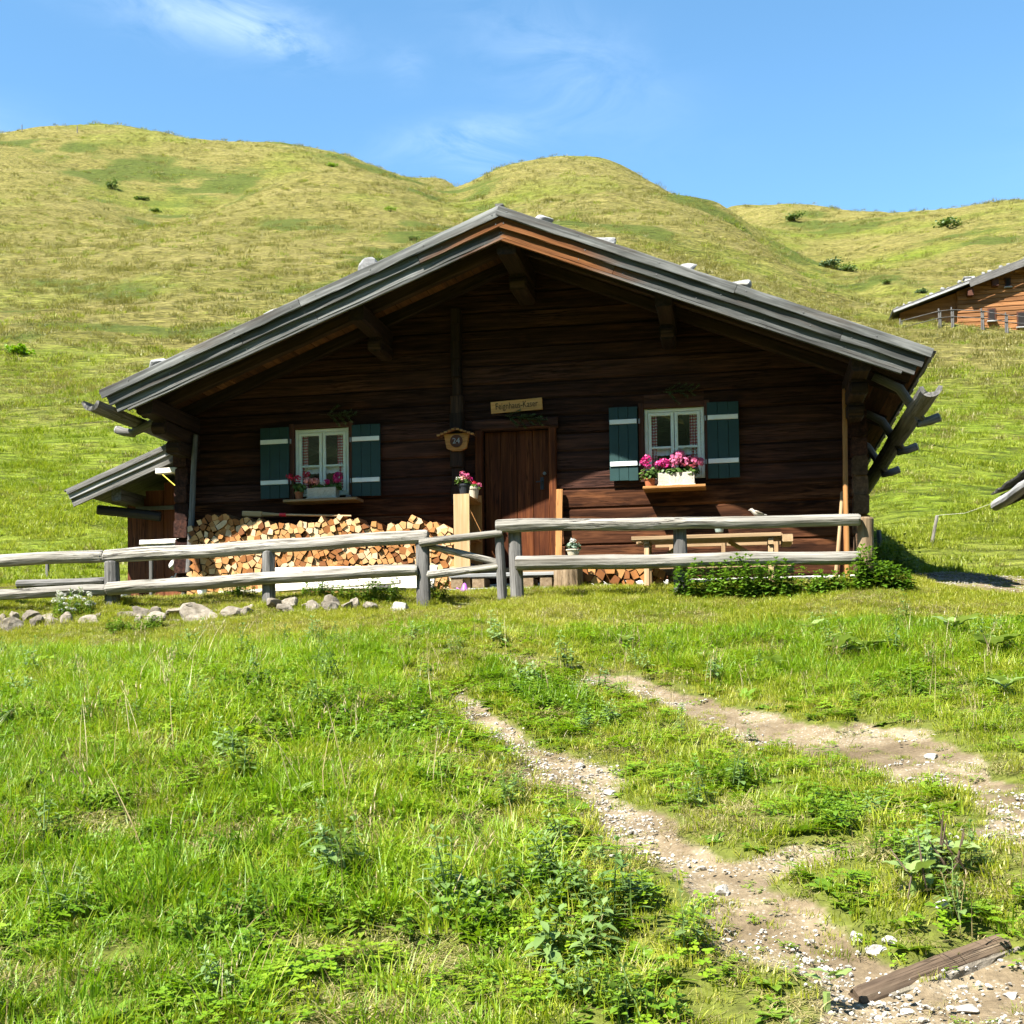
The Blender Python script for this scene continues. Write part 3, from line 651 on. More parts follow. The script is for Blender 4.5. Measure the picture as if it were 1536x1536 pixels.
while z < RA.z-.15:
    h = course*random.uniform(.93, 1.07); z1 = z+h; zm = z+h*.6
    # width of this course, limited by the roof slopes
    xa, xb = XL, XR
    lim = z+.02
    if lim > ztop(XL)-.12: xa = max(XL, RA.x-(RA.z-.10-lim)/(RA.z-RL.z)*(RA.x-RL.x))
    if lim > ztop(XR)-.12: xb = min(XR, RA.x+(RA.z-.10-lim)/(RA.z-RR.z)*(RR.x-RA.x))
    if xb-xa < .3: break
    spans = [(xa, xb, z, z1)]
    for (ox0, ox1, oz0, oz1) in OPEN:
        ns = []
        for (a, b, c, d) in spans:
            if oz1 <= c or oz0 >= d or ox1 <= a or ox0 >= b: ns.append((a, b, c, d)); continue
            if ox0-a > .03: ns.append((a, ox0, c, d))
            if b-ox1 > .03: ns.append((ox1, b, c, d))
            if oz0-c > .015: ns.append((max(a, ox0), min(b, ox1), c, oz0))
            if d-oz1 > .015: ns.append((max(a, ox0), min(b, ox1), oz1, d))
        spans = ns
    for sp in spans: log_piece(*sp)
    z = z1
# side walls of squared logs whose ends stick out past the front at the corners, and the log ends of the inner wall
z = PL; k = 0
while z < 3.3:
    h = course
    for X, sgn in ((XL, -1), (XR, 1)):
        if z+h < ztop(X)-.12:
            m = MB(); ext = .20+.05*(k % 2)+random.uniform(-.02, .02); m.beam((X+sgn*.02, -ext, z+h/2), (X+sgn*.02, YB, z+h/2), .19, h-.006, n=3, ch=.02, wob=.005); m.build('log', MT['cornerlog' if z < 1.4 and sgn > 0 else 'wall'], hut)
    z += h; k += 1
xi = at(684, 620, -.15).x; z = 0.35+.9; zt = at(684, 462, -.15).z
while z < zt:
    w = .17 if z < 2.7 else .12; m = MB(); ext = .14+random.uniform(-.02, .03); m.box((xi-w/2+random.uniform(-.01, .01), -ext, z), (xi+w/2, .05, min(z+.235, zt)), ch=.018); m.build('log_end', MT['beamdark'], hut); z += .242
m = MB(); m.box((XL, YB-.1, PL), (XR, YB+.08, 3.0), ch=.01); m.build('back_wall', MT['wall'], hut)
v = [(XL, YB, 2.9), (XR, YB, 2.9), (XR, YB, ztop(XR)-.14), (RA.x, YB, RA.z-.14), (XL, YB, ztop(XL)-.14)]
m = MB(); m.add(v+[(a, b+.07, c) for a, b, c in v], [(0, 1, 2, 3, 4), (9, 8, 7, 6, 5), (0, 5, 6, 1), (1, 6, 7, 2), (2, 7, 8, 3), (3, 8, 9, 4), (4, 9, 5, 0)]); m.build('back_gable', MT['wall'], hut)
m = MB()
m.box((XL-.04, -.03, -.2), (XR+.04, .22, PL-.003), ch=.02); m.build('plinth', MT['plaster'], hut)
m = MB(); m.box((XL+.1, .2, .28), (XR-.1, YB-.15, .32), ch=.005); m.build('floor_boards', MT['soffit'], hut)

# roof: soffit boards laid front to back, covering with stepped shingle courses, barge boards
def slope_frame(P, Q):
    d = (Q-P); L = Vector((d.x, 0, d.z)).length; t = Vector((d.x, 0, d.z))/L; n = Vector((-t.z, 0, t.x));
    if n.z < 0: n = -n
    return t, n, L
YE = YB+.7
for side, E in (('l', RL), ('r', RR)):
    t, n, L = slope_frame(RA, E)
    s = .02; A0 = Vector((RA.x, 0, RA.z))
    while s < L-.02:
        w = min(random.uniform(.19, .26), L-s); c = A0+t*(s+w/2)-n*(.075+random.uniform(0, .004))
        m = MB(); m.beam((c.x, YF+.05, c.z), (c.x, YE, c.z), w-.006, .024, up=n, n=2, ch=.003); m.build('soffit_board', MT['soffit'], hut); s += w
    m = MB(); s = -.02; i = 0
    while s < L+.05:                          # shingle courses, lapped downhill
        w = .30; a, b = A0+t*s+n*(-.058), A0+t*min(s+w+.05, L+.06)+n*(-.02)
        q = (b-a); nn = Vector((-q.z, 0, q.x)).normalized(); nn = nn if nn.z > 0 else -nn
        y = YF-.05
        while y < YE:
            ww = random.uniform(.14, .24); y1 = min(y+ww, YE); cm = (a+b)/2+nn*random.uniform(-.004, .006)
            ext = random.uniform(-.015, .02); aa = a; bb = b+q.normalized()*ext
            m.beam((aa.x, (y+y1)/2, aa.z), (bb.x, (y+y1)/2, bb.z), (y1-y)-.004, .022, up=nn, ch=.002); y = y1
        s += w; i += 1
    m.build('shingle_covering', MT['grey'], hut, kind='stuff')
    # three overlapping barge boards and the thin cap
    for bi, (off, hh, yy) in enumerate(((.055, .115, -.07), (.165, .120, -.02), (.272, .12, .03))):
        m = MB(); a = A0-n*off; b = a+t*(L+.02*(2-bi)-.03*bi)
        # meet on the ridge line
        a = a + t*(-.0)
        rr_ = (.95, .3, .75)[bi] if side == 'l' else (.8, .12, .02)[bi]
        Lb = (b-a).length; cuts = [0]+sorted(random.uniform(.2, .85)*Lb for _ in range(1 if bi != 1 else 2))+[Lb]
        for j in range(len(cuts)-1):
            if cuts[j+1]-cuts[j] < .5: cuts[j+1] = cuts[j]; continue
            p, q = a+t*(cuts[j]+(.003 if j else 0)), a+t*(cuts[j+1]-.003); dy = random.uniform(-.006, .006); m = MB()
            m.beam((p.x, YF+yy+dy, p.z), (q.x, YF+yy+dy, q.z), .03, hh*random.uniform(.96, 1.03), up=n, n=max(3, int((cuts[j+1]-cuts[j])/.25)), ch=.007, wob=.0045, s0=cuts[j], rnd=min(1, max(0, rr_+random.uniform(-.05, .05)))); m.build('barge_board', MT['barge'], hut)
            k5 = cuts[j]+.12
            while k5 < cuts[j+1]:
                m = MB(); c5 = a+t*k5+n*random.uniform(-.02, .02); m.tube([(c5.x, YF+yy+dy-.013, c5.z), (c5.x, YF+yy+dy-.021, c5.z)], [.009, .007], 6); m.build('nail_head', MT['metal'], hut); k5 += random.uniform(.7, 1.1)
    m = MB(); a = A0-n*.345+t*.05; b = a+t*(L-.25); m.beam((a.x, YF+.035, a.z), (b.x, YF+.035, b.z), .04, .035, up=n, n=8, ch=.005, wob=.002, s0=0.0, rnd=.0 if side == 'r' else .6); m.build('barge_trim', MT['barge'], hut)
    # rafters along the slope
    for yr in (YF+.16, YF+.80, -.12, 2.0, 4.5, 7.0):
        m = MB(); a = A0-n*.165+t*.06; b = a+t*(L-.12); m.beam((a.x, yr, a.z), (b.x, yr, b.z), .11, .15, up=n, n=6, ch=.012, wob=.004); m.build('rafter', MT['beamdark'], hut)
    # eave fascia of uneven shingle ends seen from below
# ridge cap
m = MB(); m.beam((RA.x-.0, YF-.06, RA.z+.022), (RA.x-.0, YE, RA.z+.022), .10, .03, n=4, ch=.01, wob=.004); m.build('ridge_board', MT['grey'], hut)
# purlins with stepped consoles
def purlin(x, w, h, y0, cons=()):
    zt_ = ztop(x)-.255
    m = MB(); m.beam((x, y0, zt_-h/2), (x, YE-.2, zt_-h/2), w, h, n=5, ch=.025, wob=.006); p = m.build('purlin', MT['beamdark'], hut)
    zz = zt_-h
    for (dy, hh) in cons:
        m = MB(); m.beam((x, dy, zz-hh/2-.002), (x, .15, zz-hh/2-.002), w*.95, hh, n=3, ch=.03, wob=.006)
        # rounded nose under the console
        m.tube([(x-w*.4, dy+.02, zz-hh*.55), (x+w*.4, dy+.02, zz-hh*.55)], hh*.36, 10); m.build('console', MT['beamdark'], hut); zz -= hh+.003
xm_l, xm_r = at(560, 500, -.6).x, at(1000, 480, -.6).x
purlin(RA.x+.05, .24, .26, YF+.12, ((-.7, .2),)); purlin(xm_l, .20, .22, YF+.25, ((-.55, .18),)); purlin(xm_r, .20, .22, YF+.25, ((-.55, .18),))
purlin(XL+.06, .22, .22, YF+.14, ((-1.05, .19), (-.62, .18))); purlin(XR-.05, .22, .22, YF+.14, ((-1.05, .19), (-.62, .18)))

# gutters: hollowed half logs hung in crooked branch hooks
def gutter(px, py, y0, wd):
    c = at(px, py, y0); m = MB(); n = 14; L = YE-y0; v, f, g = [], [], []; prof = []
    for k in range(9): a = math.pi+math.pi*k/8; prof.append((math.cos(a)*wd, math.sin(a)*wd*.95))
    for k in range(9): a = 2*math.pi-math.pi*k/8; prof.append((math.cos(a)*wd*.66, math.sin(a)*wd*.60+.01))
    P = len(prof)
    for i in range(n+1):
        y = y0+L*i/n; wx = random.uniform(-.008, .008); wz = random.uniform(-.008, .008)-.015*i/n
        for (x, z_) in prof: v.append((c.x+x+wx, y+random.uniform(-.012, .012)*(i == 0), c.z+z_+wz)); g.append((y+3, x*1.0, z_))
    for i in range(n):
        for j in range(P): j2 = (j+1) % P; f.append((i*P+j, i*P+j2, (i+1)*P+j2, (i+1)*P+j))
    for e in (0, n):
        for k in range(8):
            q = (e*P+k, e*P+k+1, e*P+P-2-k, e*P+P-1-k); f.append(q if e == 0 else q[::-1])
    m.add(v, f, g); o = m.build('gutter', MT['post'], hut, smooth=False); return c
gl = gutter(136, 602, -1.95, .125); gr_ = gutter(1396, 580, -1.95, .125)
for (c, X, sg) in ((gl, RL.x, -1), (gr_, RR.x, 1)):
    for yh in (-.8, 1.2, 3.2):
        inner = X-sg*.55; zi = ztop(inner)-.32
        m = MB(); m.tube([(inner, yh, zi), (X-sg*.25, yh, zi-.17), (X+sg*.0, yh, c.z-.17), (c.x+sg*.0, yh, c.z-.19), (c.x+sg*.14, yh, c.z-.17), (c.x+sg*.25, yh, c.z-.13)], [.055, .058, .056, .055, .055, .055], 9, .08, rough=.03); h_ = m.build('gutter_hook', MT['post'], hut, smooth=True)
        m = MB(); m.tube([(c.x+sg*.248, yh, c.z-.131), (c.x+sg*.262, yh, c.z-.126)], [.057, .052], 9); m.build('cut_end', MT['silver'], h_)

# windows
def window(W, tilt=0.0):
    x0, x1, z0, z1 = W; y = .035; fr = MB(); b = .045
    fr.box((x0, y-.03, z0), (x0+b, y+.05, z1), ch=.006); fr.box((x1-b, y-.03, z0), (x1, y+.05, z1), ch=.006); fr.box((x0+b, y-.028, z1-b), (x1-b, y+.05, z1), ch=.006); fr.box((x0+b, y-.028, z0), (x1-b, y+.05, z0+b), ch=.006)
    win = fr.build('window', MT['sash'], hut)
    xm = (x0+x1)/2; zb = z0+(z1-z0)*.45
    for (a, c) in ((x0+b+.004, xm-.004), (xm+.004, x1-b-.004)):
        s = MB(); w = .042; lo, hi = z0+b+.004, z1-b-.004; yy = y-.012
        s.box((a, yy-.018, lo), (a+w, yy+.018, hi), ch=.005); s.box((c-w, yy-.018, lo), (c, yy+.018, hi), ch=.005)
        s.box((a+w, yy-.016, hi-w), (c-w, yy+.018, hi), ch=.005); s.box((a+w, yy-.016, lo), (c-w, yy+.018, lo+w), ch=.005); s.box((a+w, yy-.016, zb-.014), (c-w, yy+.016, zb+.014), ch=.004)
        s.build('sash', MT['sash'], win)
        for (p, q) in ((lo+w, zb-.014), (zb+.014, hi-w)):
            g = MB(); g.box((a+w-.002, yy+.001, p-.002), (c-w+.002, yy+.004, q+.002), ch=.0005); g.build('pane', MT['glass'], win)
    def drape(xa, xb, za, zb_, mat, name, waves, scallop=False):
        m = MB(); n = 26; v, f, g = [], [], []
        for i in range(n+1):
            k = i/n; x = xa+(xb-xa)*k; dy = .012*math.sin(k*math.pi*2*waves)
            bot = za+(abs(math.sin(k*math.pi*14))*.02 if scallop else 0)
            for z_ in (zb_, (zb_+bot)/2, bot): v.append((x, y+.04+dy*.8, z_)); g.append((x*1.25, 0, z_))
        for i in range(n):
            for j in range(2): f.append((i*3+j, i*3+j+1, i*3+j+4, i*3+j+3))
        m.add(v, f, g); m.build(name, mat, win, smooth=True)
    ww = (x1-x0)
    drape(x0+b, x0+b+ww*.15, z0+b, z1-b, MT['gingham'], 'curtain', 2); drape(x1-b-ww*.19, x1-b, z0+b, z1-b, MT['gingham'], 'curtain', 3)
    drape(x0+b+.01, x1-b-.01, zb-.11, zb, MT['lace'], 'valance', 5, True)
    c = MB(); q = .075
    c.box((x0-q, -.045, z0-.03), (x0-.003, .02, z1+q), ch=.008); c.box((x1+.003, -.045, z0-.03), (x1+q, .02, z1+q), ch=.008); c.box((x0-.002, -.04, z1+.003), (x1+.002, .02, z1+q), ch=.008); c.build('window_casing', MT['casing'], hut)
    return win
window(WINL); window(WINR)
def shutter(x0, y0, x1, y1, hinge):
    a, b, z0, z1 = rect(x0, y0, x1, y1, -.07); n = 3; s = MB(); w = (b-a)/n
    for i in range(n): s.box((a+i*w+.0012, -.085, z0+random.uniform(-.003, .003)), (a+(i+1)*w-.0012, -.06, z1+random.uniform(-.003, .003)), ch=.004)
    o = s.build('shutter', MT['shutter'], hut); H = z1-z0
    for k in (.225, .80):
        m = MB(); m.box((a+.01, -.103, z0+H*k-.03), (b-.012, -.0845, z0+H*k+.03), ch=.004); m.build('batten', MT['batten'], o)
        hx = b+.02 if hinge > 0 else a-.02
        m = MB(); m.tube([(hx, -.075, z0+H*k-.03), (hx, -.075, z0+H*k+.03)], .011, 8); m.build('hinge', MT['zinc'], o)
shutter(391, 642, 434, 748, 1); shutter(528, 637, 571, 744, -1); shutter(914, 611, 957, 721, 1); shutter(1061, 603, 1109, 717, -1)
def sill(x0, x1, py, mat, dep):
    p, q = at(x0, py, -.15), at(x1, py, -.15); m = MB(); m.box((p.x, -dep, (p.z+q.z)/2-.035), (q.x, .03, (p.z+q.z)/2), ch=.006); m.build('window_sill', mat, hut); return (p.z+q.z)/2, p.x, q.x
ZSL, _, _ = sill(432, 541, 750, MT['table'], .34); ZSR, _, _ = sill(966, 1059, 731, MT['orangewood'], .36)

# door of wide boards in a heavy frame
x0, x1, z0, z1 = DOOR; yd = .05; n = 4; w = (x1-x0-.02)/n
lead = MB(); lead.box((x0+.01, yd+.03, z0+.01), (x1-.01, yd+.05, z1-.01), ch=.002)
door = lead.build('door', MT['beamdark'], hut)
for i in range(n):
    m = MB(); m.box((x0+.01+i*w+.002, yd-.012-.004*(i % 2), z0+.012), (x0+.01+(i+1)*w-.002, yd+.026, z1-.012), ch=.006, axis=2); m.build('door_board', MT['door'], door)
m = MB(); hz = at(820, 722, 0).z; m.box((x1-.13, yd-.03, hz-.10), (x1-.08, yd-.017, hz+.06), ch=.004); m.tube([(x1-.105, yd-.03, hz), (x1-.105, yd-.07, hz), (x1-.18, yd-.07, hz-.005)], .009, 8); m.build('door_handle', MT['boot'], door)
m = MB(); hz2 = at(820, 712, 0).z; m.tube([(x1-.07, yd-.02, hz2+.02), (x1-.07, yd-.05, hz2+.02)], .022, 10); m.build('door_lock', MT['metal'], door)
for (a, b) in ((x0-.10, x0-.002), (x1+.002, x1+.10)):
    m = MB(); m.beam(((a+b)/2, -.01, z0-.12), ((a+b)/2, -.01, z1+.0), b-a, .13, up=(0, 1, 0), n=6, ch=.012, wob=.003); m.build('door_jamb', MT['door'], hut)
m = MB(); m.beam((x0-.13, -.012, z1+.075), (x1+.13, -.012, z1+.075), .13, .145, n=5, ch=.02, wob=.004); m.build('door_lintel', MT['wall'], hut)
m = MB(); m.box((x0-.09, -.14, z0-.11), (x1+.09, .12, z0-.004), ch=.012); m.build('door_threshold', MT['table'], hut)

# ------------------------------------------------------------------ things hung on the hut
def text_mesh(body, size, loc, name, mat, parent, ext=.002):
    cu_ = bpy.data.curves.new('text', 'FONT'); cu_.body = body; cu_.size = size; cu_.align_x = 'CENTER'; cu_.align_y = 'CENTER'; cu_.extrude = ext; cu_.resolution_u = 2
    to = bpy.data.objects.new('text', cu_); COL.objects.link(to); dg = bpy.context.evaluated_depsgraph_get()
    me = bpy.data.meshes.new_from_object(to.evaluated_get(dg)); bpy.data.objects.remove(to); me.materials.clear(); me.materials.append(mat); me.name = name
    o = bpy.data.objects.new(name, me); COL.objects.link(o); o.parent = parent; o.location = Vector(loc)-rootloc(parent); o.rotation_euler = (R(90), 0, 0); return o
sx0, sx1, sz0, sz1 = rect(737, 600, 814, 617.5, -.03)
sg = thing('name_sign', 'long orange-brown name board with dark lettering above the hut door', 'sign', ((sx0+sx1)/2, -.05, sz0))
m = MB(); m.beam((sx0, -.035, (sz0+sz1)/2), (sx1, -.035, (sz0+sz1)/2), .026, sz1-sz0, n=4, ch=.004, wob=.002); m.build('board', MT['sign'], sg)
tx = text_mesh('Feignhaus-Kaser', .125, ((sx0+sx1)/2, -.050, (sz0+sz1)/2+.005), 'lettering', MT['ink'], sg); tx.scale = (.70, 1.0, 1.0)
sg.rotation_euler = (0, R(-2.2), 0)
# little roofed number plaque
c = at(685, 662, -.2); pq = thing('number_plaque', 'small roofed wooden house plaque with white number beside the door', 'plaque', (c.x, c.y, c.z-.14))
m = MB(); pr = [(-.17, .10), (.17, .10), (.135, -.09), (.06, -.125), (-.06, -.125), (-.135, -.09)]; K = len(pr)
v = [(c.x+x, -.215, c.z+z_) for x, z_ in pr]+[(c.x+x, -.16, c.z+z_) for x, z_ in pr]
m.add(v, [tuple(range(K-1, -1, -1)), tuple(range(K, 2*K))]+[(i, (i+1) % K, K+(i+1) % K, K+i) for i in range(K)]); m.build('board', MT['orangewood'], pq)
for sgn in (-1, 1):
    m = MB(); m.beam((c.x, -.205, c.z+.165), (c.x+sgn*.25, -.205, c.z+.075), .15, .028, up=(sgn*.3, 0, 1), ch=.006); rf = m.build('roof', MT['soffit'], pq)
    for q in range(5): mm = MB(); xx = c.x+sgn*(.03+.05*q); mm.box((xx-.02, -.292, c.z+.135-.018*q), (xx+.02, -.281, c.z+.160-.018*q), ch=.003); mm.build('roof_shake', MT['orangewood'], rf)
m = MB(); m.lathe([(.0, 0), (.085, 0), (.085, .012), (.0, .012)], (0, 0, 0), 18); disc = MB(); disc.add([(c.x+p[0], -.217-p[2], c.z+.0+p[1]) for p in m.v], m.f); disc.build('shield', MT['casing'], pq)
text_mesh('24', .105, (c.x, -.232, c.z), 'number', MT['zinc'], pq)
# spruce sprigs
def sprig(px0, py0, px1, py1, Y, lab, ns=7):
    a, b = at(px0, py0, Y), at(px1, py1, Y); o = thing('spruce_sprig', lab, 'branch', tuple((a+b)/2), 'spruce sprigs pinned over the openings')
    st = MB(); nd = MB(); st.tube([a, a.lerp(b, .5)+Vector((0, -.03, .02)), b], [.008, .006, .003], 6)
    def needles(p, q):
        d = (q-p); L = d.length; t_ = d/L
        for i in range(int(L/.0018)):
            k = random.random(); base = p+d*k; an = random.uniform(0, 6.28); s1 = t_.orthogonal().normalized(); s2 = t_.cross(s1); out = (s1*math.cos(an)+s2*math.sin(an)+t_*.8).normalized(); tip = base+out*random.uniform(.03, .05); sd_ = out.cross(t_).normalized()*.0034
            nd.add([base-sd_, base+sd_, tip], [(0, 1, 2)])
    for i in range(ns):
        k = .25+.75*i/(ns-1); p = a.lerp(b, k); ln = .20*(1.15-k)+.06; s_ = -1 if i % 2 else 1
        q = p+((b-a).normalized()*.75+Vector((0, random.uniform(-.4, -.1), s_*random.uniform(.35, .75)-.25))).normalized()*ln; st.tube([p, q], [.004, .002], 5); needles(p, q)
    needles(a.lerp(b, .3), b); st.build('twig', MT['beamdark'], o); nd.build('needles', MT['sprig'], o)
sprig(478, 622, 527, 624, -.09, 'dark spruce sprig over the casement window above the woodpile'); sprig(738, 622, 812, 630, -.1, 'dark spruce sprig hanging under the name board over the door', 9); sprig(980, 590, 1040, 584, -.09, 'dark spruce sprig over the window with bright pink geraniums')

# ------------------------------------------------------------------ pots and flowers
def bloom(mb, c, r, n=46, flat=.85):
    for i in range(n):
        d = Vector((random.gauss(0, 1), random.gauss(0, 1), random.gauss(0, 1)+.25)).normalized(); p = c+Vector((d.x, d.y, d.z*flat))*r*random.uniform(.72, 1.0)
        s1 = d.orthogonal().normalized(); s2 = d.cross(s1); q = r*random.uniform(.22, .36); a = random.random()*3; u = (s1*math.cos(a)+s2*math.sin(a))*q; w = (s2*math.cos(a)-s1*math.sin(a))*q
        mb.add([p-u*.6-w*.3, p+u*.2-w+d*.004, p+u+w*.2-d*.003, p+w-u*.3+d*.005], [(0, 1, 2, 3)])
def leaves(mb, c, rx, ry, rz, n, size):
    for i in range(n):
        d = Vector((random.gauss(0, 1), random.gauss(0, 1), random.gauss(0, .8))).normalized()*random.uniform(.4, 1); p = Vector((c[0]+d.x*rx, c[1]+d.y*ry, c[2]+d.z*rz))
        nn = (Vector((d.x, d.y, .7+d.z*.3))+Vector((random.gauss(0, .35), random.gauss(0, .35), random.gauss(0, .35)))).normalized(); s1 = nn.orthogonal().normalized(); s2 = nn.cross(s1); a0 = random.random()*6.28; q = size*random.uniform(.6, 1.2)
        v = [p+nn*q*.12]; K = 6
        for j in range(K): an = a0+2*math.pi*j/K; v.append(p+(s1*math.cos(an)+s2*math.sin(an))*q*(1-.25*(j == 0)))
        mb.add(v, [(0, j+1, (j+1) % K+1) for j in range(K)])
def flowerpot(name, lab, cat, c, r, h, potmat, bl, leafspec, leafmat_='potleaf', group=None, rim=True):
    o = thing(name, lab, cat, c, group); c = Vector(c)
    m = MB(); pr = [(r*.70, 0), (r*.74, .004), (r*.95, h*.80), (r*.955, h*.81), (r*1.05, h*.815), (r*1.05, h), (r*.93, h), (r*.90, h*.86), (.001, h*.86)]; m.lathe(pr, c, 18); m.build('pot', potmat, o, smooth=False)
    m = MB()
    for (dx, dy, dz, rx, ry, rz, n, s_) in leafspec: leaves(m, (c.x+dx, c.y+dy, c.z+h+dz), rx, ry, rz, n, s_)
    for (dx, dy, dz, rr, mat) in bl: m.tube([c+Vector((dx*.3, dy*.3, h*.9)), c+Vector((dx, dy, h+dz))], .003, 4)
    m.build('foliage', MT[leafmat_], o)
    for (dx, dy, dz, rr, mat) in bl: b = MB(); bloom(b, c+Vector((dx, dy, h+dz)), rr); b.build('flower_head', MT[mat], o)
    return o
def planter(name, lab, c, L, D, H, bl, leafspec, group=None):
    o = thing(name, lab, 'flower box', c, group); c = Vector(c); m = MB()
    m.beam(c+Vector((-L/2, -D/2, H*.52)), c+Vector((L/2, -D/2, H*.52)), .018, H*.94, n=6, ch=.004, wob=.003); m.beam(c+Vector((-L/2, D/2, H*.52)), c+Vector((L/2, D/2, H*.52)), .018, H*.94, ch=.004)
    for s_ in (-1, 1): m.beam(c+Vector((s_*(L/2-.012), -D/2+.012, H*.5)), c+Vector((s_*(L/2-.012), D/2-.012, H*.5)), .018, H*.9, ch=.004)
    m.beam(c+Vector((-L/2-.012, -D/2-.003, .012)), c+Vector((L/2+.012, -D/2-.003, .012)), .03, .024, n=4, ch=.006, wob=.003); m.build('box', MT['birch'], o)
    m = MB(); m.box(c+Vector((-L/2+.02, -D/2+.012, H*.3)), c+Vector((L/2-.02, D/2-.012, H*.82))); m.build('soil', MT['boot'], o)
    m = MB()
    for (dx, dy, dz, rx, ry, rz, n, s_) in leafspec: leaves(m, (c.x+dx, c.y+dy, c.z+H+dz), rx, ry, rz, n, s_)
    for (dx, dy, dz, rr, mat) in bl: m.tube([c+Vector((dx*.8, dy*.3, H*.7)), c+Vector((dx, dy, H+dz))], .003, 4)
    m.build('foliage', MT['potleaf'], o)
    for (dx, dy, dz, rr, mat) in bl: b = MB(); bloom(b, c+Vector((dx, dy, H+dz)), rr, 60); b.build('flower_head', MT[mat], o)
    return o
YP = -.19
def sx(px, py, Y=YP): return at(px, py, Y).x
def pz(px, py, Y=YP): return at(px, py, Y).z
cl = Vector((sx(449, 745), YP, ZSL)); flowerpot('flower_pot', 'terracotta pot of crimson geraniums on the pale sill above the woodpile', 'flower pot', cl, .062, .115, MT['terracotta'],
    [(-.13, -.02, pz(433, 716)-ZSL-.115, .058, 'bloom_red'), (.0, -.05, pz(447, 719)-ZSL-.115, .058, 'bloom_red'), (.10, .02, pz(461, 711)-ZSL-.115, .055, 'bloom_red')], [(0, 0, .05, .11, .09, .09, 60, .03)], group='geranium pots on the window sills')
cb = Vector((sx(485, 745), YP, ZSL)); planter('flower_box', 'bleached birch flower box with salmon and crimson blooms above the woodpile', cb, .40, .15, .155,
    [(-.20, -.04, .10, .062, 'bloom_salmon'), (-.10, -.05, .09, .062, 'bloom_salmon'), (.06, -.03, .08, .048, 'bloom_magenta'), (.215, -.02, .145, .075, 'bloom_magenta'), (.19, -.02, .10, .05, 'bloom_magenta'), (.02, -.05, .05, .035, 'bloom_white')], [(0, 0, .02, .2, .08, .05, 90, .03), (.22, 0, .0, .06, .07, .06, 25, .03)])
s_ = MB(); s_.rock((sx(523, 747), YP, ZSL+.028), .062, .05, .04, 5, 2); prop(s_.build('pebble', MT['roofstone'], smooth=True), 'grey stone lying on the pale window sill above the woodpile', 'stone')
cr = Vector((sx(975, 728), YP-.02, ZSR)); flowerpot('flower_pot', 'terracotta pot of vivid magenta geraniums on the orange-brown sill', 'flower pot', cr, .072, .115, MT['terracotta'],
    [(-.03, -.04, .25, .070, 'bloom_magenta'), (-.07, -.06, .21, .052, 'bloom_magenta'), (-.02, -.07, .16, .05, 'bloom_magenta'), (.12, -.05, .17, .06, 'bloom_magenta'), (.19, -.06, .19, .075, 'bloom_magenta')], [(0, -.01, .06, .13, .10, .10, 110, .03)], group='geranium pots on the window sills')
cbr = Vector((sx(1015, 729), YP, ZSR)); planter('flower_box', 'bleached birch flower box with pale pink geranium domes', cbr, .46, .16, .175,
    [(.03, -.04, .20, .11, 'bloom_pink'), (-.03, -.06, .13, .08, 'bloom_pink'), (.11, -.06, .14, .08, 'bloom_pink'), (.20, -.06, .13, .10, 'bloom_pink'), (.29, -.05, .12, .075, 'bloom_pink')], [(-.05, -.02, .02, .22, .10, .05, 110, .03), (.18, -.02, .02, .12, .09, .08, 70, .032)])

# ------------------------------------------------------------------ shelf, steps, stump, board by the door
ps = at(693, 850, -.85); fx0, fx1 = at(681, 800, -.85).x, at(705, 800, -.85).x; ft = at(693, 741, -.85).z
rack = thing('shelf_rack', 'narrow fresh pine shelf rack beside the door at the end of the woodpile', 'shelf', ((fx0+fx1)/2, -.45, .1))
m = MB(); m.beam(((fx0+fx1)/2, -.85, .06), ((fx0+fx1)/2, -.85, ft), fx1-fx0, .03, up=(0, 1, 0), n=4, ch=.004, wob=.001, rnd=.9); m.build('end_panel', MT['fresh'], rack)
m = MB(); m.box((fx0, -.10, .06), (fx1, -.07, ft+.08), ch=.004); m.build('end_panel', MT['orangewood'], rack)
m = MB(); m.box((fx0, -.833, .08), (fx0+.02, -.102, ft-.05), ch=.003, axis=2); m.build('side_panel', MT['orangewood'], rack)
for zz in (.32, .72, ft-.04):
    m = MB(); m.box((fx0+.022, -.833, zz), (fx1-.004, -.102, zz+.024), ch=.003); m.build('shelf_board', MT['orangewood'], rack)
for k, (zz, yy) in enumerate(((.744, -.55), (.344, -.5))):
    m = MB(); m.tube([(fx0+.05, yy, zz+.035), (fx0+.12, yy, zz+.04), (fx0+.19, yy, zz+.03)], [.03, .04, .022], 10); m.tube([(fx0+.07, yy, zz+.04), (fx0+.06, yy, zz+.14)], [.038, .034], 10)
    prop(m.build('shoe', MT['boot'], smooth=True), ('black leather boot on the upper board of the pine shelf rack', 'black leather boot on the lower board of the pine shelf rack')[k], 'boot', 'boots on the shelf rack')
flowerpot('flower_pot', 'black pot of mixed pink blooms standing on the pine shelf rack', 'flower pot', ((fx0+fx1)/2+.01, -.72, ft+.012), .078, .13, MT['potdark'],
          [(-.02, -.03, .13, .045, 'bloom_pink'), (.05, -.05, .10, .045, 'bloom_pink'), (.08, -.02, .06, .04, 'bloom_magenta'), (.0, -.06, .06, .045, 'bloom_salmon'), (-.07, -.05, .07, .03, 'bloom_white')], [(-.02, -.01, .03, .11, .09, .09, 90, .026)])
flowerpot('flower_pot', 'pale clay pot of small rosy blooms at the back of the shelf rack', 'flower pot', ((fx0+fx1)/2+.03, -.30, ft+.012), .085, .15, MT['potpale'],
          [(-.05, -.03, .07, .04, 'bloom_salmon'), (.03, -.03, .05, .032, 'bloom_red'), (.09, -.0, .03, .035, 'bloom_pink')], [(0, 0, .0, .10, .09, .05, 60, .024)])

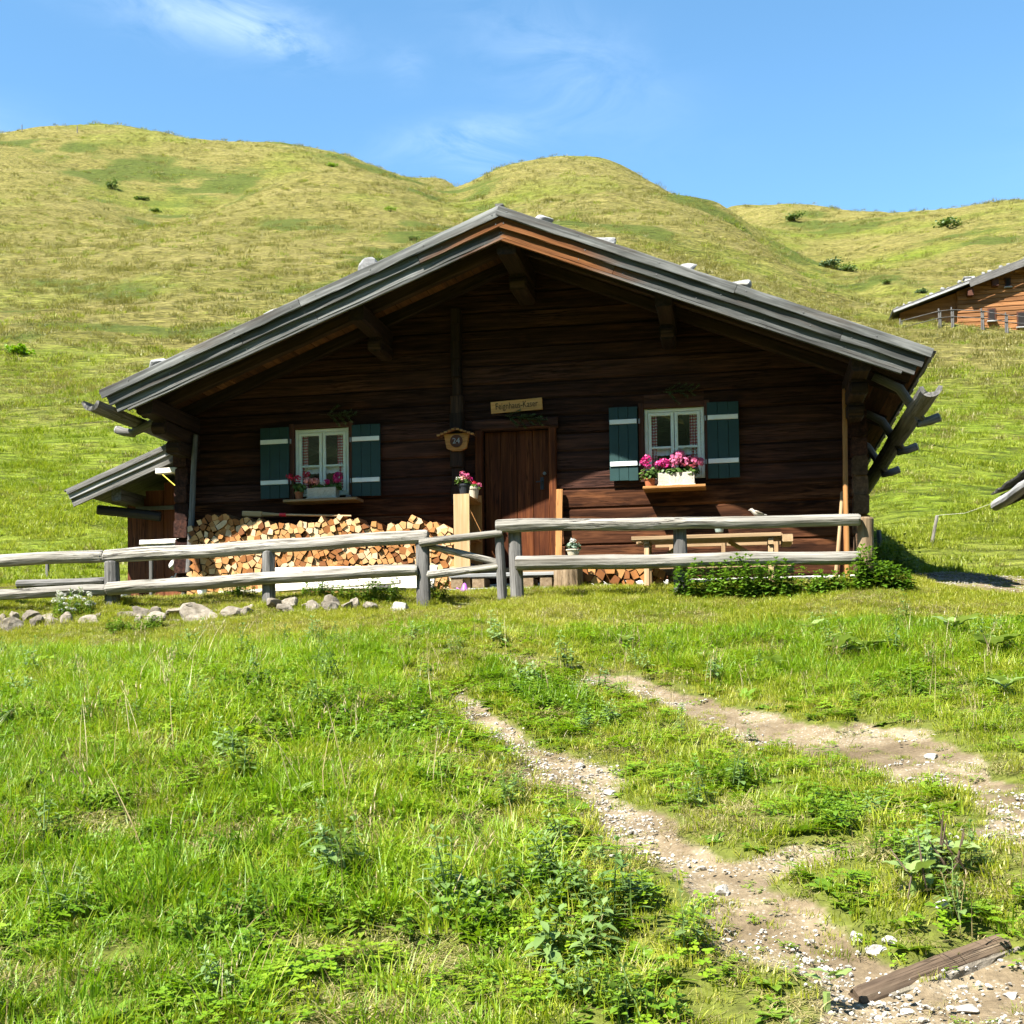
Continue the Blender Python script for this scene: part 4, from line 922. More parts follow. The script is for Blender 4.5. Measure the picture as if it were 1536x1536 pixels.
st = thing('door_steps', 'two low steps of grey planks on wooden blocks before the door', 'steps', (at(755, 880, -.8).x, -.8, 0))
def plank(px0, px1, py, Y, d, th, mat, parent, nm='plank', n=4):
    a, b = at(px0, py, Y), at(px1, py, Y); zc = (a.z+b.z)/2; m = MB(); m.beam((a.x, Y+d/2, zc), (b.x, Y+d/2, zc), d, th, n=n, ch=.006, wob=.003); return m.build(nm, mat, parent), zc
plank(674, 832, 862, -.95, .26, .045, MT['silver'], st); plank(674, 832, 862.5, -.67, .26, .045, MT['silver'], st)
plank(671, 824, 884, -1.05, .10, .04, MT['silver'], st); plank(674, 826, 884, -.62, .12, .04, MT['silver'], st)
for px in (684, 716, 790, 818):
    a, b = at(px-9, 866, -.98), at(px+9, 881, -.98); m = MB(); m.box((a.x, -.93, b.z), (b.x, -.55, a.z-.002), ch=.006); m.build('block', MT['bark'], st)
m = MB(); a, b = at(672, 887, -.9), at(826, 897, -.9); m.box((a.x+.1, -.95, -.05), (b.x-.1, -.6, a.z-.003), ch=.01); m.build('bearer', MT['post'], st)
a = at(838, 733, -.16); b = at(839, 835, -.16)
m = MB(); m.beam((b.x-.005, -.26, .06), (a.x, -.075, a.z), .09, .045, up=(0, 1, 0), n=4, ch=.004, wob=.002); prop(m.build('loose_batten', MT['orangewood']), 'orange-brown batten leaning upright against the frame right beside the door', 'board')
cst = at(853, 884, -1.15); tz = at(853, 837, -1.15).z
stump = thing('chopping_block', 'upright tree stump used as a chopping block by the steps', 'stump', (cst.x, -1.15, -.05))
m = MB(); m.log((cst.x, -1.15, -.08), (cst.x, -1.15, tz), .185, .165, 16, 5, .06, .0); m.build('trunk', MT['bark'], stump, smooth=False)
m = MB(); m.lathe([(.001, tz+.0215), (.12, tz+.0215), (.143, tz+.02)], (cst.x, -1.15, 0), 16); m.build('cut_face', MT['fresh'], stump)
flowerpot('flower_bowl', 'shallow clay bowl with white blooms on the tree stump', 'flower pot', (cst.x+.07, -1.2, tz+.024), .085, .075, MT['potpale'], [(.0, -.02, .10, .045, 'bloom_white'), (-.03, .0, .07, .03, 'bloom_white')], [(0, 0, .04, .10, .08, .05, 70, .022)], 'succulent')

# ------------------------------------------------------------------ firewood
def voronoi_pile(top, x0, x1, zb, cell, yfront, depth, seed):
    rs = random.Random(seed); pts = []; nx = int((x1-x0+.4)/cell)+1; nz = int(1.5/(cell*.86))+1
    for j in range(-2, nz):
        for i in range(-2, nx+1):
            pts.append((x0-.2+(i+.5*(j % 2))*cell+rs.uniform(-.33, .33)*cell, zb+j*cell*.86+rs.uniform(-.36, .36)*cell))
    P = np.array(pts); out = []
    for k, (cx, cz) in enumerate(pts):
        if cx < x0 or cx > x1 or cz < zb+.01 or cz > top(cx): continue
        d = (P[:, 0]-cx)**2+(P[:, 1]-cz)**2; nb = np.argsort(d)[1:16]
        pg = [(cx-.2, cz-.2), (cx+.2, cz-.2), (cx+.2, cz+.2), (cx-.2, cz+.2)]
        for q in nb:
            mx_, mz = (cx+P[q, 0])/2, (cz+P[q, 1])/2; dx, dz = P[q, 0]-cx, P[q, 1]-cz; new = []
            for a in range(len(pg)):
                p, r_ = pg[a], pg[(a+1) % len(pg)]; dp = (p[0]-mx_)*dx+(p[1]-mz)*dz; dr = (r_[0]-mx_)*dx+(r_[1]-mz)*dz
                if dp <= 0: new.append(p)
                if dp*dr < 0: tt = dp/(dp-dr); new.append((p[0]+(r_[0]-p[0])*tt, p[1]+(r_[1]-p[1])*tt))
            pg = new
            if len(pg) < 3: break
        if len(pg) < 3: continue
        # drop short edges so that pieces read as split wedges and blocks
        ch = True; mxs_ = rs.choice((4, 4, 5, 5, 6))
        while ch and len(pg) > 3:
            ch = False; L = [math.dist(pg[a], pg[(a+1) % len(pg)]) for a in range(len(pg))]; a = int(np.argmin(L))
            if L[a] < cell*.30 or (len(pg) > mxs_): b = (a+1) % len(pg); mid = ((pg[a][0]+pg[b][0])/2, (pg[a][1]+pg[b][1])/2); pg[a] = mid; pg.pop(b); ch = True
        gx, gz_ = sum(p[0] for p in pg)/len(pg), sum(p[1] for p in pg)/len(pg); sh = rs.uniform(.955, 1.0)
        pg = [(gx+(p[0]-gx)*sh, gz_+(p[1]-gz_)*sh) for p in pg]
        ar = abs(sum(pg[a][0]*pg[(a+1) % len(pg)][1]-pg[(a+1) % len(pg)][0]*pg[a][1] for a in range(len(pg))))/2
        out.append((ar, pg, yfront+rs.uniform(-.025, .025), depth, rs.random()))
    out.sort(key=lambda q: -q[0]); return out
def wedge(mb, pg, y, dep, rnd, org=(0, 0, 0)):
    n = len(pg); tx_, tz_ = random.uniform(-.09, .09), random.uniform(-.09, .09); cx, cz = sum(p[0] for p in pg)/n, sum(p[1] for p in pg)/n
    # slightly chipped rim: front face a little smaller than the section behind it
    fr = [(cx+(p[0]-cx)*.985, y+(p[0]-cx)*tx_+(p[1]-cz)*tz_, cz+(p[1]-cz)*.985) for p in pg]; rm = [(p[0], y+.006+(p[0]-cx)*tx_+(p[1]-cz)*tz_, p[1]) for p in pg]; bk = [(p[0], y+dep, p[1]) for p in pg]
    mb.add(fr, [tuple(range(n))], [(p[0]+rnd*9, p[1], p[2]) for p in fr], rnd, 0)
    mb.add(rm+bk, [(i, (i+1) % n, n+(i+1) % n, n+i) for i in range(n)]+[tuple(range(2*n-1, n-1, -1))], None, rnd, 1)
    mb.add(fr+rm, [(i, (i+1) % n, n+(i+1) % n, n+i) for i in range(n)], None, rnd, 0)
YW = -.60
prof_px = [(283, 790), (300, 777), (312, 770), (345, 771), (370, 777), (400, 781), (430, 785), (460, 783), (478, 776), (505, 772), (525, 777), (545, 781), (580, 785), (595, 785), (608, 775), (625, 771), (645, 777), (665, 781), (681, 786)]
TP = [(at(px, py, YW).x, at(px, py, YW).z) for px, py in prof_px]
def wp_top(x): return float(np.interp(x, [p[0] for p in TP], [p[1] for p in TP]))-.03
pile = voronoi_pile(wp_top, TP[0][0], TP[-1][0], .02, .086, YW, .52, 3)
FWM = [MT['fw_end'], MT['fw_side']]
for k, (ar, pg, y, dep, rr) in enumerate(pile[:300]):
    m = MB(); wedge(m, pg, y, dep, rr); prop(m.build('firewood', FWM), 'split log of pale orange firewood in the long stack under the window', 'firewood', 'firewood in the long stack')
m = MB()
for (ar, pg, y, dep, rr) in pile[300:]: wedge(m, pg, y, dep, rr)
if m.v: prop(m.build('firewood_rest', FWM, kind='stuff'), 'smaller split logs filling the long firewood stack', 'firewood')
# few loose pieces on top of the stack
for (px, py, rot) in ((510, 774, .3), (536, 780, -.4), (620, 775, .2)):
    c = at(px, py, YW-.02); m = MB(); s5 = .046; wedge(m, [(c.x+s5*math.cos(rot+a), c.z-.015+s5*math.sin(rot+a)) for a in (0, 1.7, 3.0, 4.4)], YW-.03, .4, random.uniform(.6, 1)); prop(m.build('firewood', FWM), 'loose split log lying on top of the long firewood stack', 'firewood', 'loose logs on the stack')
# small heap of split wood under the table
x0_, x1_ = at(872, 870, -.95).x, at(992, 870, -.95).x
def hp_top(x): k = (x-x0_)/(x1_-x0_); return .20+.12*math.sin(math.pi*min(1, max(0, k)))
for (ar, pg, y, dep, rr) in voronoi_pile(hp_top, x0_, x1_, .03, .115, -.95, .35, 11):
    m = MB(); wedge(m, pg, y+random.uniform(-.06, .06), dep, rr*.6); prop(m.build('firewood', FWM), 'split log in the low heap beneath the table', 'firewood', 'firewood heaped under the table')
# wooden paddle with red band on the stack
a, b = at(365, 771, -.42), at(527, 774, -.42); pd = thing('wooden_paddle', 'pale wooden paddle with a red band lying on the firewood', 'paddle', tuple((a+b)/2))
m = MB(); bl_ = a.lerp(b, .34); m.beam(a, a.lerp(b, .18), .09, .075, n=3, ch=.01, wob=.002); m.beam(a.lerp(b, .18), bl_, .06, .06, n=3, ch=.015, taper=.55); m.build('blade', MT['fresh'], pd)
m = MB(); m.tube([bl_, a.lerp(b, .40)], .024, 10); m.build('band', MT['red'], pd); m = MB(); m.tube([a.lerp(b, .40), b], [.016, .013], 10); m.build('handle', MT['fresh'], pd)
# long sawn timbers resting in front of the stack
bd = thing('sawn_timber', 'broad white freshly sawn plank lying in front of the firewood stack', 'plank', (at(530, 880, -1.15).x, -1.15, 0))
a, b = at(405, 866, -1.1), at(653, 864, -1.1); m = MB(); m.beam(a+Vector((0, 0, -.03)), b+Vector((0, 0, -.02)), .40, .055, up=(0.02, -.75, .65), n=6, ch=.005, wob=.002); m.build('plank', MT['white'], bd)
a, b = at(330, 891, -1.35), at(600, 872, -1.35); m = MB(); m.beam(a, b, .10, .05, n=6, ch=.006, wob=.003); prop(m.build('sawn_timber', MT['white']), 'narrow white sawn batten on the grass before the firewood', 'plank')
for (px, py, w_) in ((577, 884, .19), (640, 886, .12)):
    c = at(px, py, -1.2); m = MB(); m.box((c.x-w_/2, -1.25, -.06), (c.x+w_/2, -.9, c.z+.06), ch=.015); prop(m.build('support_block', MT['post']), ('grey wooden block propping the white plank, beside the fence post' if w_ < .15 else 'large grey wooden block propping the white plank'), 'block')

# ------------------------------------------------------------------ table and bench
tb = thing('garden_table', 'light brown plank table standing before the log wall behind the fence', 'table', (at(1070, 870, -1.3).x, -1.3, 0))
a, b = at(947, 808, -1.55), at(1172, 801, -1.55)
for i in range(4):
    yy = -1.55+.155*i; m = MB(); e = (0, .10, .05, .02)[i]; m.beam((a.x+(.0 if i == 0 else e), yy+.075, a.z), (b.x+.02*i, yy+.075, b.z), .15, .045, n=5, ch=.005, wob=.0015); m.build('table_board', MT['table'], tb)
for px in (972, 1156):
    c = at(px, 840, -1.3); tzz = at(px, 806, -1.3).z-.03
    for (y0, y1) in ((-1.42, -1.55), (-1.12, -.98)):
        m = MB(); m.beam((c.x, y1, -.02), (c.x, y0, tzz), .06, .09, up=(0, 1, 0), ch=.006); m.build('leg', MT['table'], tb)
    m = MB(); m.box((c.x-.03, -1.52, tzz-.07), (c.x+.03, -.98, tzz+.005), ch=.005); m.build('cross_bar', MT['table'], tb)
    sgn = 1 if px < 1000 else -1
    m = MB(); m.beam((c.x, -1.27, .2), (c.x+sgn*.48, -1.27, tzz), .045, .05, ch=.005); m.build('brace', MT['table'], tb)
m = MB(); q = at(1181, 805, -1.5); m.beam((q.x, -1.58, q.z-.02), (q.x, -.9, q.z-.02), .12, .085, ch=.008); m.build('end_board', MT['table'], tb)
bn = thing('garden_bench', 'light brown slatted bench against the log wall behind the table', 'bench', (at(1090, 870, -.6).x, -.6, 0))
a, b = at(982, 831, -.55), at(1190, 826, -.55)
for k, (zo, yo) in enumerate(((0, 0), (0, .17))): m = MB(); m.beam((a.x, -.68+yo, a.z-.06), (b.x, -.68+yo, b.z-.06), .15, .04, n=4, ch=.005); m.build('seat_board', MT['table'], bn)
m = MB(); m.beam((a.x, -.36, a.z+.16), (b.x, -.36, b.z+.16), .03, .13, n=4, ch=.005); m.build('back_board', MT['table'], bn)
m = MB(); m.beam((a.x, -.72, a.z-.24), (b.x, -.72, b.z-.24), .03, .10, n=4, ch=.005); m.build('rail', MT['table'], bn)
for x_ in (a.x+.2, (a.x+b.x)/2, b.x-.2): m = MB(); m.box((x_-.03, -.70, -.03), (x_+.03, -.43, a.z-.083), ch=.006, axis=2); m.build('leg', MT['table'], bn); m = MB(); m.box((x_-.025, -.40, a.z-.2), (x_+.025, -.376, a.z+.22), ch=.004); m.build('back_post', MT['table'], bn)
ct = at(1079, 800, -1.3); flowerpot('herb_pot', 'small grey-green pot of succulents on the garden table', 'flower pot', (ct.x, -1.28, at(1079, 801, -1.3).z+.022), .06, .07, MT['potgrey'], [], [(0, 0, .03, .09, .07, .05, 60, .022)], 'succulent')

# ------------------------------------------------------------------ fences
YFN = -2.25
def gpost(px, Y): p = at(px, 900, Y); return p.x, gz(p.x, Y)
def post(parent, pxa, pya, pxb, pyb, wpx, Y=YFN, nm='post', mat='post', lean=0):
    a, b = at(pxa, pya, Y), at(pxb, pyb, Y); r = wpx/2/FPX*(Y-CAM.y); zb_ = min(b.z, gz(b.x, Y))-.22
    m = MB(); m.log((b.x, Y, zb_), (a.x, Y+lean, a.z), r*1.04, r*.97, 14, None, .07, .006); return m.build(nm, MT[mat], parent)
def rail(parent, p, q, wpx, Y=YFN-.10, mat='rail', nm='rail', bend=.013, taper=1.0):
    a, b = at(*p, Y), at(*q, Y); r = .93*wpx/2/FPX*(Y-CAM.y); m = MB(); m.log(a, b, r, r*taper, 14, None, .09, bend); return m.build(nm, MT[mat], parent)
fl = thing('rail_fence', 'silver grey two-rail log fence in front of the firewood stack', 'fence', (at(320, 900, YFN).x, YFN, -.25))
for (a0, a1, b0, b1, w) in ((167, 841, 171, 932, 25), (403, 826, 404, 912, 21), (629, 812, 631, 918, 12)): post(fl, a0, a1, b0, b1, w)
rail(fl, (-120, 847), (157, 834), 22, YFN); rail(fl, (157, 835), (642, 805), 25, YFN, taper=.9); rail(fl, (-120, 899), (160, 884), 20); rail(fl, (160, 883), (627, 855), 23, taper=.85)
gt = thing('log_gate', 'narrow log gate with a diagonal brace between two fences', 'gate', (at(695, 900, YFN).x, YFN, -.25))
post(gt, 636, 808, 640, 922, 16, YFN-.05); post(gt, 749, 803, 755, 896, 15, YFN-.05); rail(gt, (630, 814), (754, 799), 14, YFN-.12, bend=.006, taper=.8); rail(gt, (640, 818), (750, 844), 12, YFN-.02, nm='brace', bend=.004); rail(gt, (641, 862), (748, 849), 15, YFN-.06, bend=.006, taper=.8)
fr_ = thing('rail_fence', 'sturdy silver grey log fence before the table and bench', 'fence', (at(1030, 900, YFN).x, YFN, -.1))
post(fr_, 772, 792, 777, 897, 21); post(fr_, 1020, 789, 1022, 884, 20); post(fr_, 1297, 776, 1298, 872, 23, YFN+.03, 'post', 'bark')
rail(fr_, (744, 789), (1290, 780), 22, bend=.009, taper=.88); rail(fr_, (774, 845), (1290, 836), 23, YFN-.12, bend=.009, taper=.85)
# bird on the top rail
q = at(1134, 773, YFN-.10); bird = thing('small_bird', 'small pale brown songbird perched on the top rail before the table', 'bird', (q.x, q.y, q.z-.02))
m = MB(); c = Vector((q.x, q.y, q.z+.022))
m.tube([c+Vector((-.083, -.006, .037)), c+Vector((-.068, -.004, .036)), c+Vector((-.058, -.003, .038)), c+Vector((-.045, 0, .037)), c+Vector((-.030, 0, .022)), c+Vector((-.008, 0, .006)), c+Vector((.022, 0, -.004)), c+Vector((.048, 0, -.012)), c+Vector((.075, 0, -.018)), c+Vector((.118, 0, -.024))], [.001, .006, .017, .021, .021, .031, .030, .020, .010, .007], 12); m.build('body', MT['birdlight'], bird, smooth=True)
for s5 in (-1, 1):
    m = MB(); m.tube([c+Vector((-.012, s5*.024, .018)), c+Vector((.022, s5*.028, .008)), c+Vector((.062, s5*.018, -.006)), c+Vector((.088, s5*.008, -.012))], [.006, .014, .010, .003], 8); m.build('wing', MT['birddark'], bird, smooth=True)
    m = MB(); m.tube([c+Vector((.002, s5*.010, -.02)), c+Vector((-.002, s5*.010, -.045))], .0025, 5); m.build('leg', MT['birddark'], bird)
    m = MB(); m.rock(c+Vector((-.058, s5*.016-.003, .042)), .003, .003, .003, 1, 1); m.build('eye', MT['boot'], bird)
# poles and tools leaning on the corner
def pole(p0, y0, p1, y1, r, mat, lab, name='pole'):
    a, b = at(*p0, y0), at(*p1, y1); m = MB(); m.log(a, b, r, r*.85, 8, 8, .04, .006); prop(m.build(name, MT[mat], smooth=True), lab, 'pole')
pole((1271, 872), -.70, (1266, 583), -.33, .034, 'orangewood', 'tall thick orange-brown pole leaning at the log corner beside the end post')
pole((1252, 876), -.75, (1264, 738), -.34, .026, 'table', 'short pale pole slanting against the thick pole at the log corner')
pole((1262, 874), -.62, (1268, 745), -.36, .022, 'shed', 'short dark brown pole between the two paler leaning poles')
pole((283, 860), -.45, (293, 652), -.30, .045, 'post', 'grey weathered pole standing at the hut corner behind the woodpile')

# ------------------------------------------------------------------ lean-to shed
YS = .95
shed = thing('lean_to_shed', 'red-brown board lean-to with grey plank roof on the side of the hut', 'shed', (at(235, 890, YS).x, YS, 0))
sa, sb = at(101, 736, .1), at(280, 655, .1); tS = (sb-sa).normalized(); nS = Vector((-tS.z, 0, tS.x)); LS = (sb-sa).length
sb = sa+tS*(XL+.0-sa.x)/tS.x
for (off, hh, yy, mt) in ((.03, .07, -.03, 'grey'), (.10, .08, .0, 'silver'), (.19, .12, .03, 'grey')):
    p, q = sa-nS*off, sb-nS*off; m = MB(); m.beam((p.x, .1+yy, p.z), (q.x, .1+yy, q.z), .03, hh, up=nS, n=5, ch=.005, wob=.002); m.build('barge_board', MT[mt], shed)
s5 = 0; kk = 0; L5 = (sb-sa).length
m = MB(); y = .06
while y < 5.2:
    w = random.uniform(.18, .26); p, q = sa+nS*random.uniform(.0, .012)-tS*.03, sb+nS*.005; m.beam((p.x, y+w/2, p.z), (q.x, y+w/2, q.z), w-.006, .025, up=nS, n=3, ch=.004, wob=.002); y += w
m.build('roof_boards', MT['grey'], shed, kind='stuff')
m = MB(); p = sa+tS*.62-nS*.31; m.beam((p.x, .22, p.z), (p.x, 5, p.z), .15, .17, n=2, ch=.02); m.build('purlin', MT['post'], shed)
m = MB(); p = at(148, 764, .3); m.log((p.x-.1, .45, p.z+.02), (p.x+.75, .75, p.z-.08), .07, .075, 9); m.build('beam_end', MT['boot'], shed)
bx0, bx1 = at(192, 820, YS).x, XL+.05; n = 5; w = (bx1-bx0)/n
for i in range(n):
    xx = bx0+i*w; zt_ = sa.z+(xx-sa.x)*tS.z/tS.x-.22; m = MB(); m.box((xx+.002, YS-.02-.004*(i % 2), .03), (xx+w-.002, YS+.02, zt_), ch=.005, axis=2); m.build('wall_board', MT['shed'], shed)
m = MB(); m.box((bx0, YS+.02, 0), (bx0+.06, 5, sa.z+(bx0-sa.x)*tS.z/tS.x-.22), ch=.01); m.build('side_wall', MT['shed'], shed)
# door strip on the shed
m = MB(); p = at(232, 762, YS-.05); m.box((p.x-.3, YS-.055, p.z-.03), (p.x+.3, YS-.026, p.z+.03), ch=.005); m.build('cross_batten', MT['metal'], shed)
# white planks on brackets, trough and rubble corner
p0, p1 = at(234, 707, .02), at(277, 704, .02)
wr = thing('plank_bracket', 'pale board hung on yellow cords under the lean-to roof', 'shelf', tuple((p0+p1)/2))
m = MB(); m.beam((p0.x, .06, p0.z), (p1.x, .06, p1.z), .12, .075, n=2, ch=.006); m.build('board', MT['white'], wr)
for (u0, u1) in (((244, 712), (277, 741)), ((262, 712), (277, 721)), ((270, 702), (277, 708))): m = MB(); m.tube([at(*u0, .0), at(*u1, -.02)], .008, 6); m.build('cord', MT['yellow'], wr)
p0, p1 = at(214, 815, .1), at(278, 812, .1); tr = thing('white_trough', 'white metal trough hanging in front of the red-brown lean-to', 'trough', tuple((p0+p1)/2))
m = MB(); m.beam(p0, p1, .2, .075, n=5, ch=.012, wob=.004); m.build('body', MT['plaster'], tr); m = MB(); m.beam(p0+Vector((.1, 0, -.06)), p1+Vector((0, 0, -.06)), .16, .05, ch=.008); m.build('base', MT['silver'], tr)
m = MB(); m.beam((p1.x-.03, .12, 0), (p1.x-.03, .12, p1.z-.03), .06, .06, up=(0, 1, 0), n=3, ch=.01); m.build('stand', MT['grey'], tr); m = MB(); m.beam((p0.x+.12, .12, 0), (p0.x+.12, .12, p0.z-.05), .05, .05, up=(0, 1, 0), n=3, ch=.01); m.build('stand', MT['grey'], tr)
rb = thing('rubble_corner', 'whitewashed rubble footing at the corner between lean-to and hut', 'wall', (at(266, 880, .45).x, .45, 0))
for k, (px, py, w, h) in enumerate(((262, 824, 17, 26), (272, 842, 16, 20), (258, 848, 14, 18), (268, 864, 22, 18), (257, 872, 14, 16), (270, 882, 20, 16))):
    c = at(px, py, .45); s6 = 17/1900; m = MB(); m.rock((c.x, .5, c.z), w*s6*.62, .16, h*s6*.62, 40+k, 2, .2); m.build('stone', MT['plaster'], rb)
c = at(187, 884, .6); m = MB(); m.lathe([(.07, 0), (.075, .01), (.09, .24), (.10, .25), (.085, .25), (.08, .05)], (c.x, .6, 0), 16); prop(m.build('zinc_pail', MT['zinc'], smooth=False), 'small zinc pail standing at the foot of the lean-to', 'bucket')
c = at(303, 899, -1.3); flowerpot('herb_pot', 'small white pot with a lettuce-green herb below the woodpile', 'flower pot', (c.x, -1.3, gz(c.x, -1.3)), .06, .12, MT['whitepaint'], [], [(0, 0, .03, .08, .07, .05, 50, .025)])
c = at(697, 891, -1.2); m = MB(); gg = gz(c.x, -1.2); m.lathe([(.06, gg), (.057, gg+.02), (.035, gg+.06), (.02, gg+.10), (.001, gg+.115)], (c.x, -1.2, 0), 10); m.tube([(c.x-.04, -1.2, gg+.02), (c.x-.10, -1.22, gg+.05)], [.014, .009], 8); prop(m.build('purple_can', MT['purple'], smooth=True), 'small purple plastic watering can on the grass by the steps', 'watering can')

# ------------------------------------------------------------------ stones
k = 0
for (px, py, w, h) in ((18, 943, 40, 30), (52, 935, 26, 22), (75, 938, 24, 22), (98, 930, 20, 18), (132, 934, 30, 18), (205, 934, 22, 16), (232, 932, 34, 20), (262, 938, 26, 16), (292, 927, 58, 32), (343, 922, 36, 26), (283, 911, 24, 12), (368, 917, 20, 13), (425, 913, 26, 15), (468, 910, 18, 15), (492, 909, 26, 15), (520, 908, 16, 12), (552, 908, 20, 9), (598, 912, 30, 12), (-30, 945, 44, 34))+tuple((px_+random.uniform(-6, 6), py_+random.uniform(-4, 4), random.uniform(16, 32), random.uniform(12, 20)) for px_, py_ in [(q*24-50, 929) for q in range(9)]+[(q*22+190, 922) for q in range(9)]+[(q*30+405, 906) for q in range(5)]):
    Y = -2.85+(.18 if k > 18 else 0); c = at(px, py, Y); w, h = w*1.3, h*1.35; s6 = (Y-CAM.y)/FPX; m = MB(); m.rock((c.x, Y+.06, c.z), w*s6*.56, w*s6*.5, h*s6*.62, 60+k, 3, .3)
    lab = {0: 'big rounded grey boulder in the low dry wall below the fence', 8: 'widest flat brown boulder in the low dry wall below the fence', 17: 'whitish flat stone in the turf beside the gate post'}.get(k, 'grey-brown stone of the low dry wall below the log fence'); prop(m.build('wall_stone', MT['gravel' if k == 17 else 'stone']), lab, 'stone', None if k in (0, 8, 17) else 'stones of the low dry wall'); k += 1
k = 0
RST = (((552, 394), .14, .10, 'rounded brownish stone weighting the middle of the woodpile-side roof slope'), ((237, 541), .14, .09, 'pale stone near the eave on the woodpile-side roof slope'), ((414, 464), .17, .05, 'flat brown stone low on the woodpile-side roof slope'), ((812, 325), .13, .07, 'small angular stone just off the roof ridge'),
        ((903, 356), .14, .06, 'squarish flat stone on the roof slope above the door'), ((1028, 398), .14, .05, 'flat pale slab on the roof slope above the pink geraniums'), ((1108, 424), .18, .06, 'long squared pale slab on the roof slope above the table'), ((1228, 482), .08, .035, 'tiny flat stone near the eave above the bench end'))
for (p, w, h, lab) in RST:
    c = at(*p, YF+.22); zz = ztop(c.x); m = MB(); m.rock((c.x, YF+.20, zz+h*1.0), w*1.25, w*.9, h*1.45, 90+k, 3, .25); prop(m.build('roof_stone', MT['roofstone']), lab, 'stone', 'stones weighting the hut roof'); k += 1
for k, (px, py, w) in enumerate(((172, 687, .11), (186, 682, .08))):
    c = at(px, py, .4); zz = sa.z+(c.x-sa.x)*tS.z/tS.x; m = MB(); m.rock((c.x, .45, zz+w*.5), w, w*.8, w*.6, 110+k, 3, .25); prop(m.build('roof_stone', MT['roofstone']), ('larger pale stone on the lean-to roof', 'smaller pale stone on the lean-to roof')[k], 'stone', 'stones on the lean-to roof')
for k, (px, py, w, h) in enumerate(((1085, 1322, 34, 22), (1355, 1335, 22, 14), (1412, 1360, 26, 18), (1285, 1402, 30, 16), (1312, 1420, 34, 16), (1335, 1412, 22, 14), (915, 1185, 26, 12), (870, 1140, 22, 10), (1515, 1472, 24, 14), (1450, 1492, 40, 14), (1360, 1497, 26, 12), (1395, 1125, 26, 12), (1408, 1150, 20, 10))):
    c = ground(px, py); s6 = (c.y-CAM.y)/FPX; m = MB(); c.z = float(ground_z(np.array([c.x]), np.array([c.y]))[0]); m.rock(c+Vector((0, 0, h*s6*.12)), w*s6*.55, w*s6*.5, h*s6*.55, 130+k, 3, .3); prop(m.build('track_stone', MT['gravel']), 'pale limestone lying loose on the worn dirt track' if k else 'pointed pale rock at the grassy edge of the worn track', 'stone', 'stones on the track' if k else None)

# ------------------------------------------------------------------ drain beam
a, b = ground(1285, 1478), ground(1512, 1412); dr = thing('drain_beam', 'dark old timber edging the gravel drain across the track', 'beam', tuple((a+b)/2)); up_ = Vector((0, 0, .02)); a.z = float(ground_z(np.array([a.x]), np.array([a.y]))[0]); b.z = float(ground_z(np.array([b.x]), np.array([b.y]))[0])
m = MB(); m.log(a-up_*.3, b-up_*.3, .036, .034, 12, 16, .12, .012); m.build('timber', MT['drain'], dr); sd_ = (b-a).cross(Vector((0, 0, 1))).normalized()*.047
m = MB(); m.beam(a.lerp(b, .15)+sd_-up_*.75, b+sd_-up_*.75, .014, .035, n=10, ch=.005, wob=.004); m.build('edge_strip', MT['stone'], dr)

# ------------------------------------------------------------------ logs, stakes, wire
a, b = at(26, 877, .6), at(158, 871, .6); m = MB(); m.log(a, b, .068, .062, 12); prop(m.build('fallen_log', MT['post']), 'grey log lying on the grass behind the silver fence', 'log')
a, b = at(-60, 888, 1.2), at(60, 884, 1.2); m = MB(); m.log(a, b, .05, .045, 10); prop(m.build('fallen_log', MT['beamdark']), 'thin dark log on the grass left of the grey log', 'log')
def stake(p0, p1, w, mat, lab):
    c = ground(*p0); t_ = at(p1[0], p1[1], c.y); r = w/2/FPX*(c.y-CAM.y); m = MB(); m.log(c-Vector((0, 0, .15)), t_, r, r*.9, 8, None, .06, .004); prop(m.build('stake', MT[mat]), lab, 'stake', 'stakes on the slope'); return t_
stake((72, 868), (71, 845), 7, 'post', 'short grey stake on the slope behind the log fence'); w1 = stake((1395, 816), (1406, 773), 5, 'rail', 'slanting pale stake on the green bank right of the hut'); stake((1322, 822), (1318, 795), 7, 'post', 'dark stake at the weedy hut corner')
stake((33, 197), (33, 187), 1.6, 'post', 'thin dark stake on the far hill crest'); stake((116, 199), (116, 189), 2.0, 'rail', 'thin pale stake on the far hill crest')

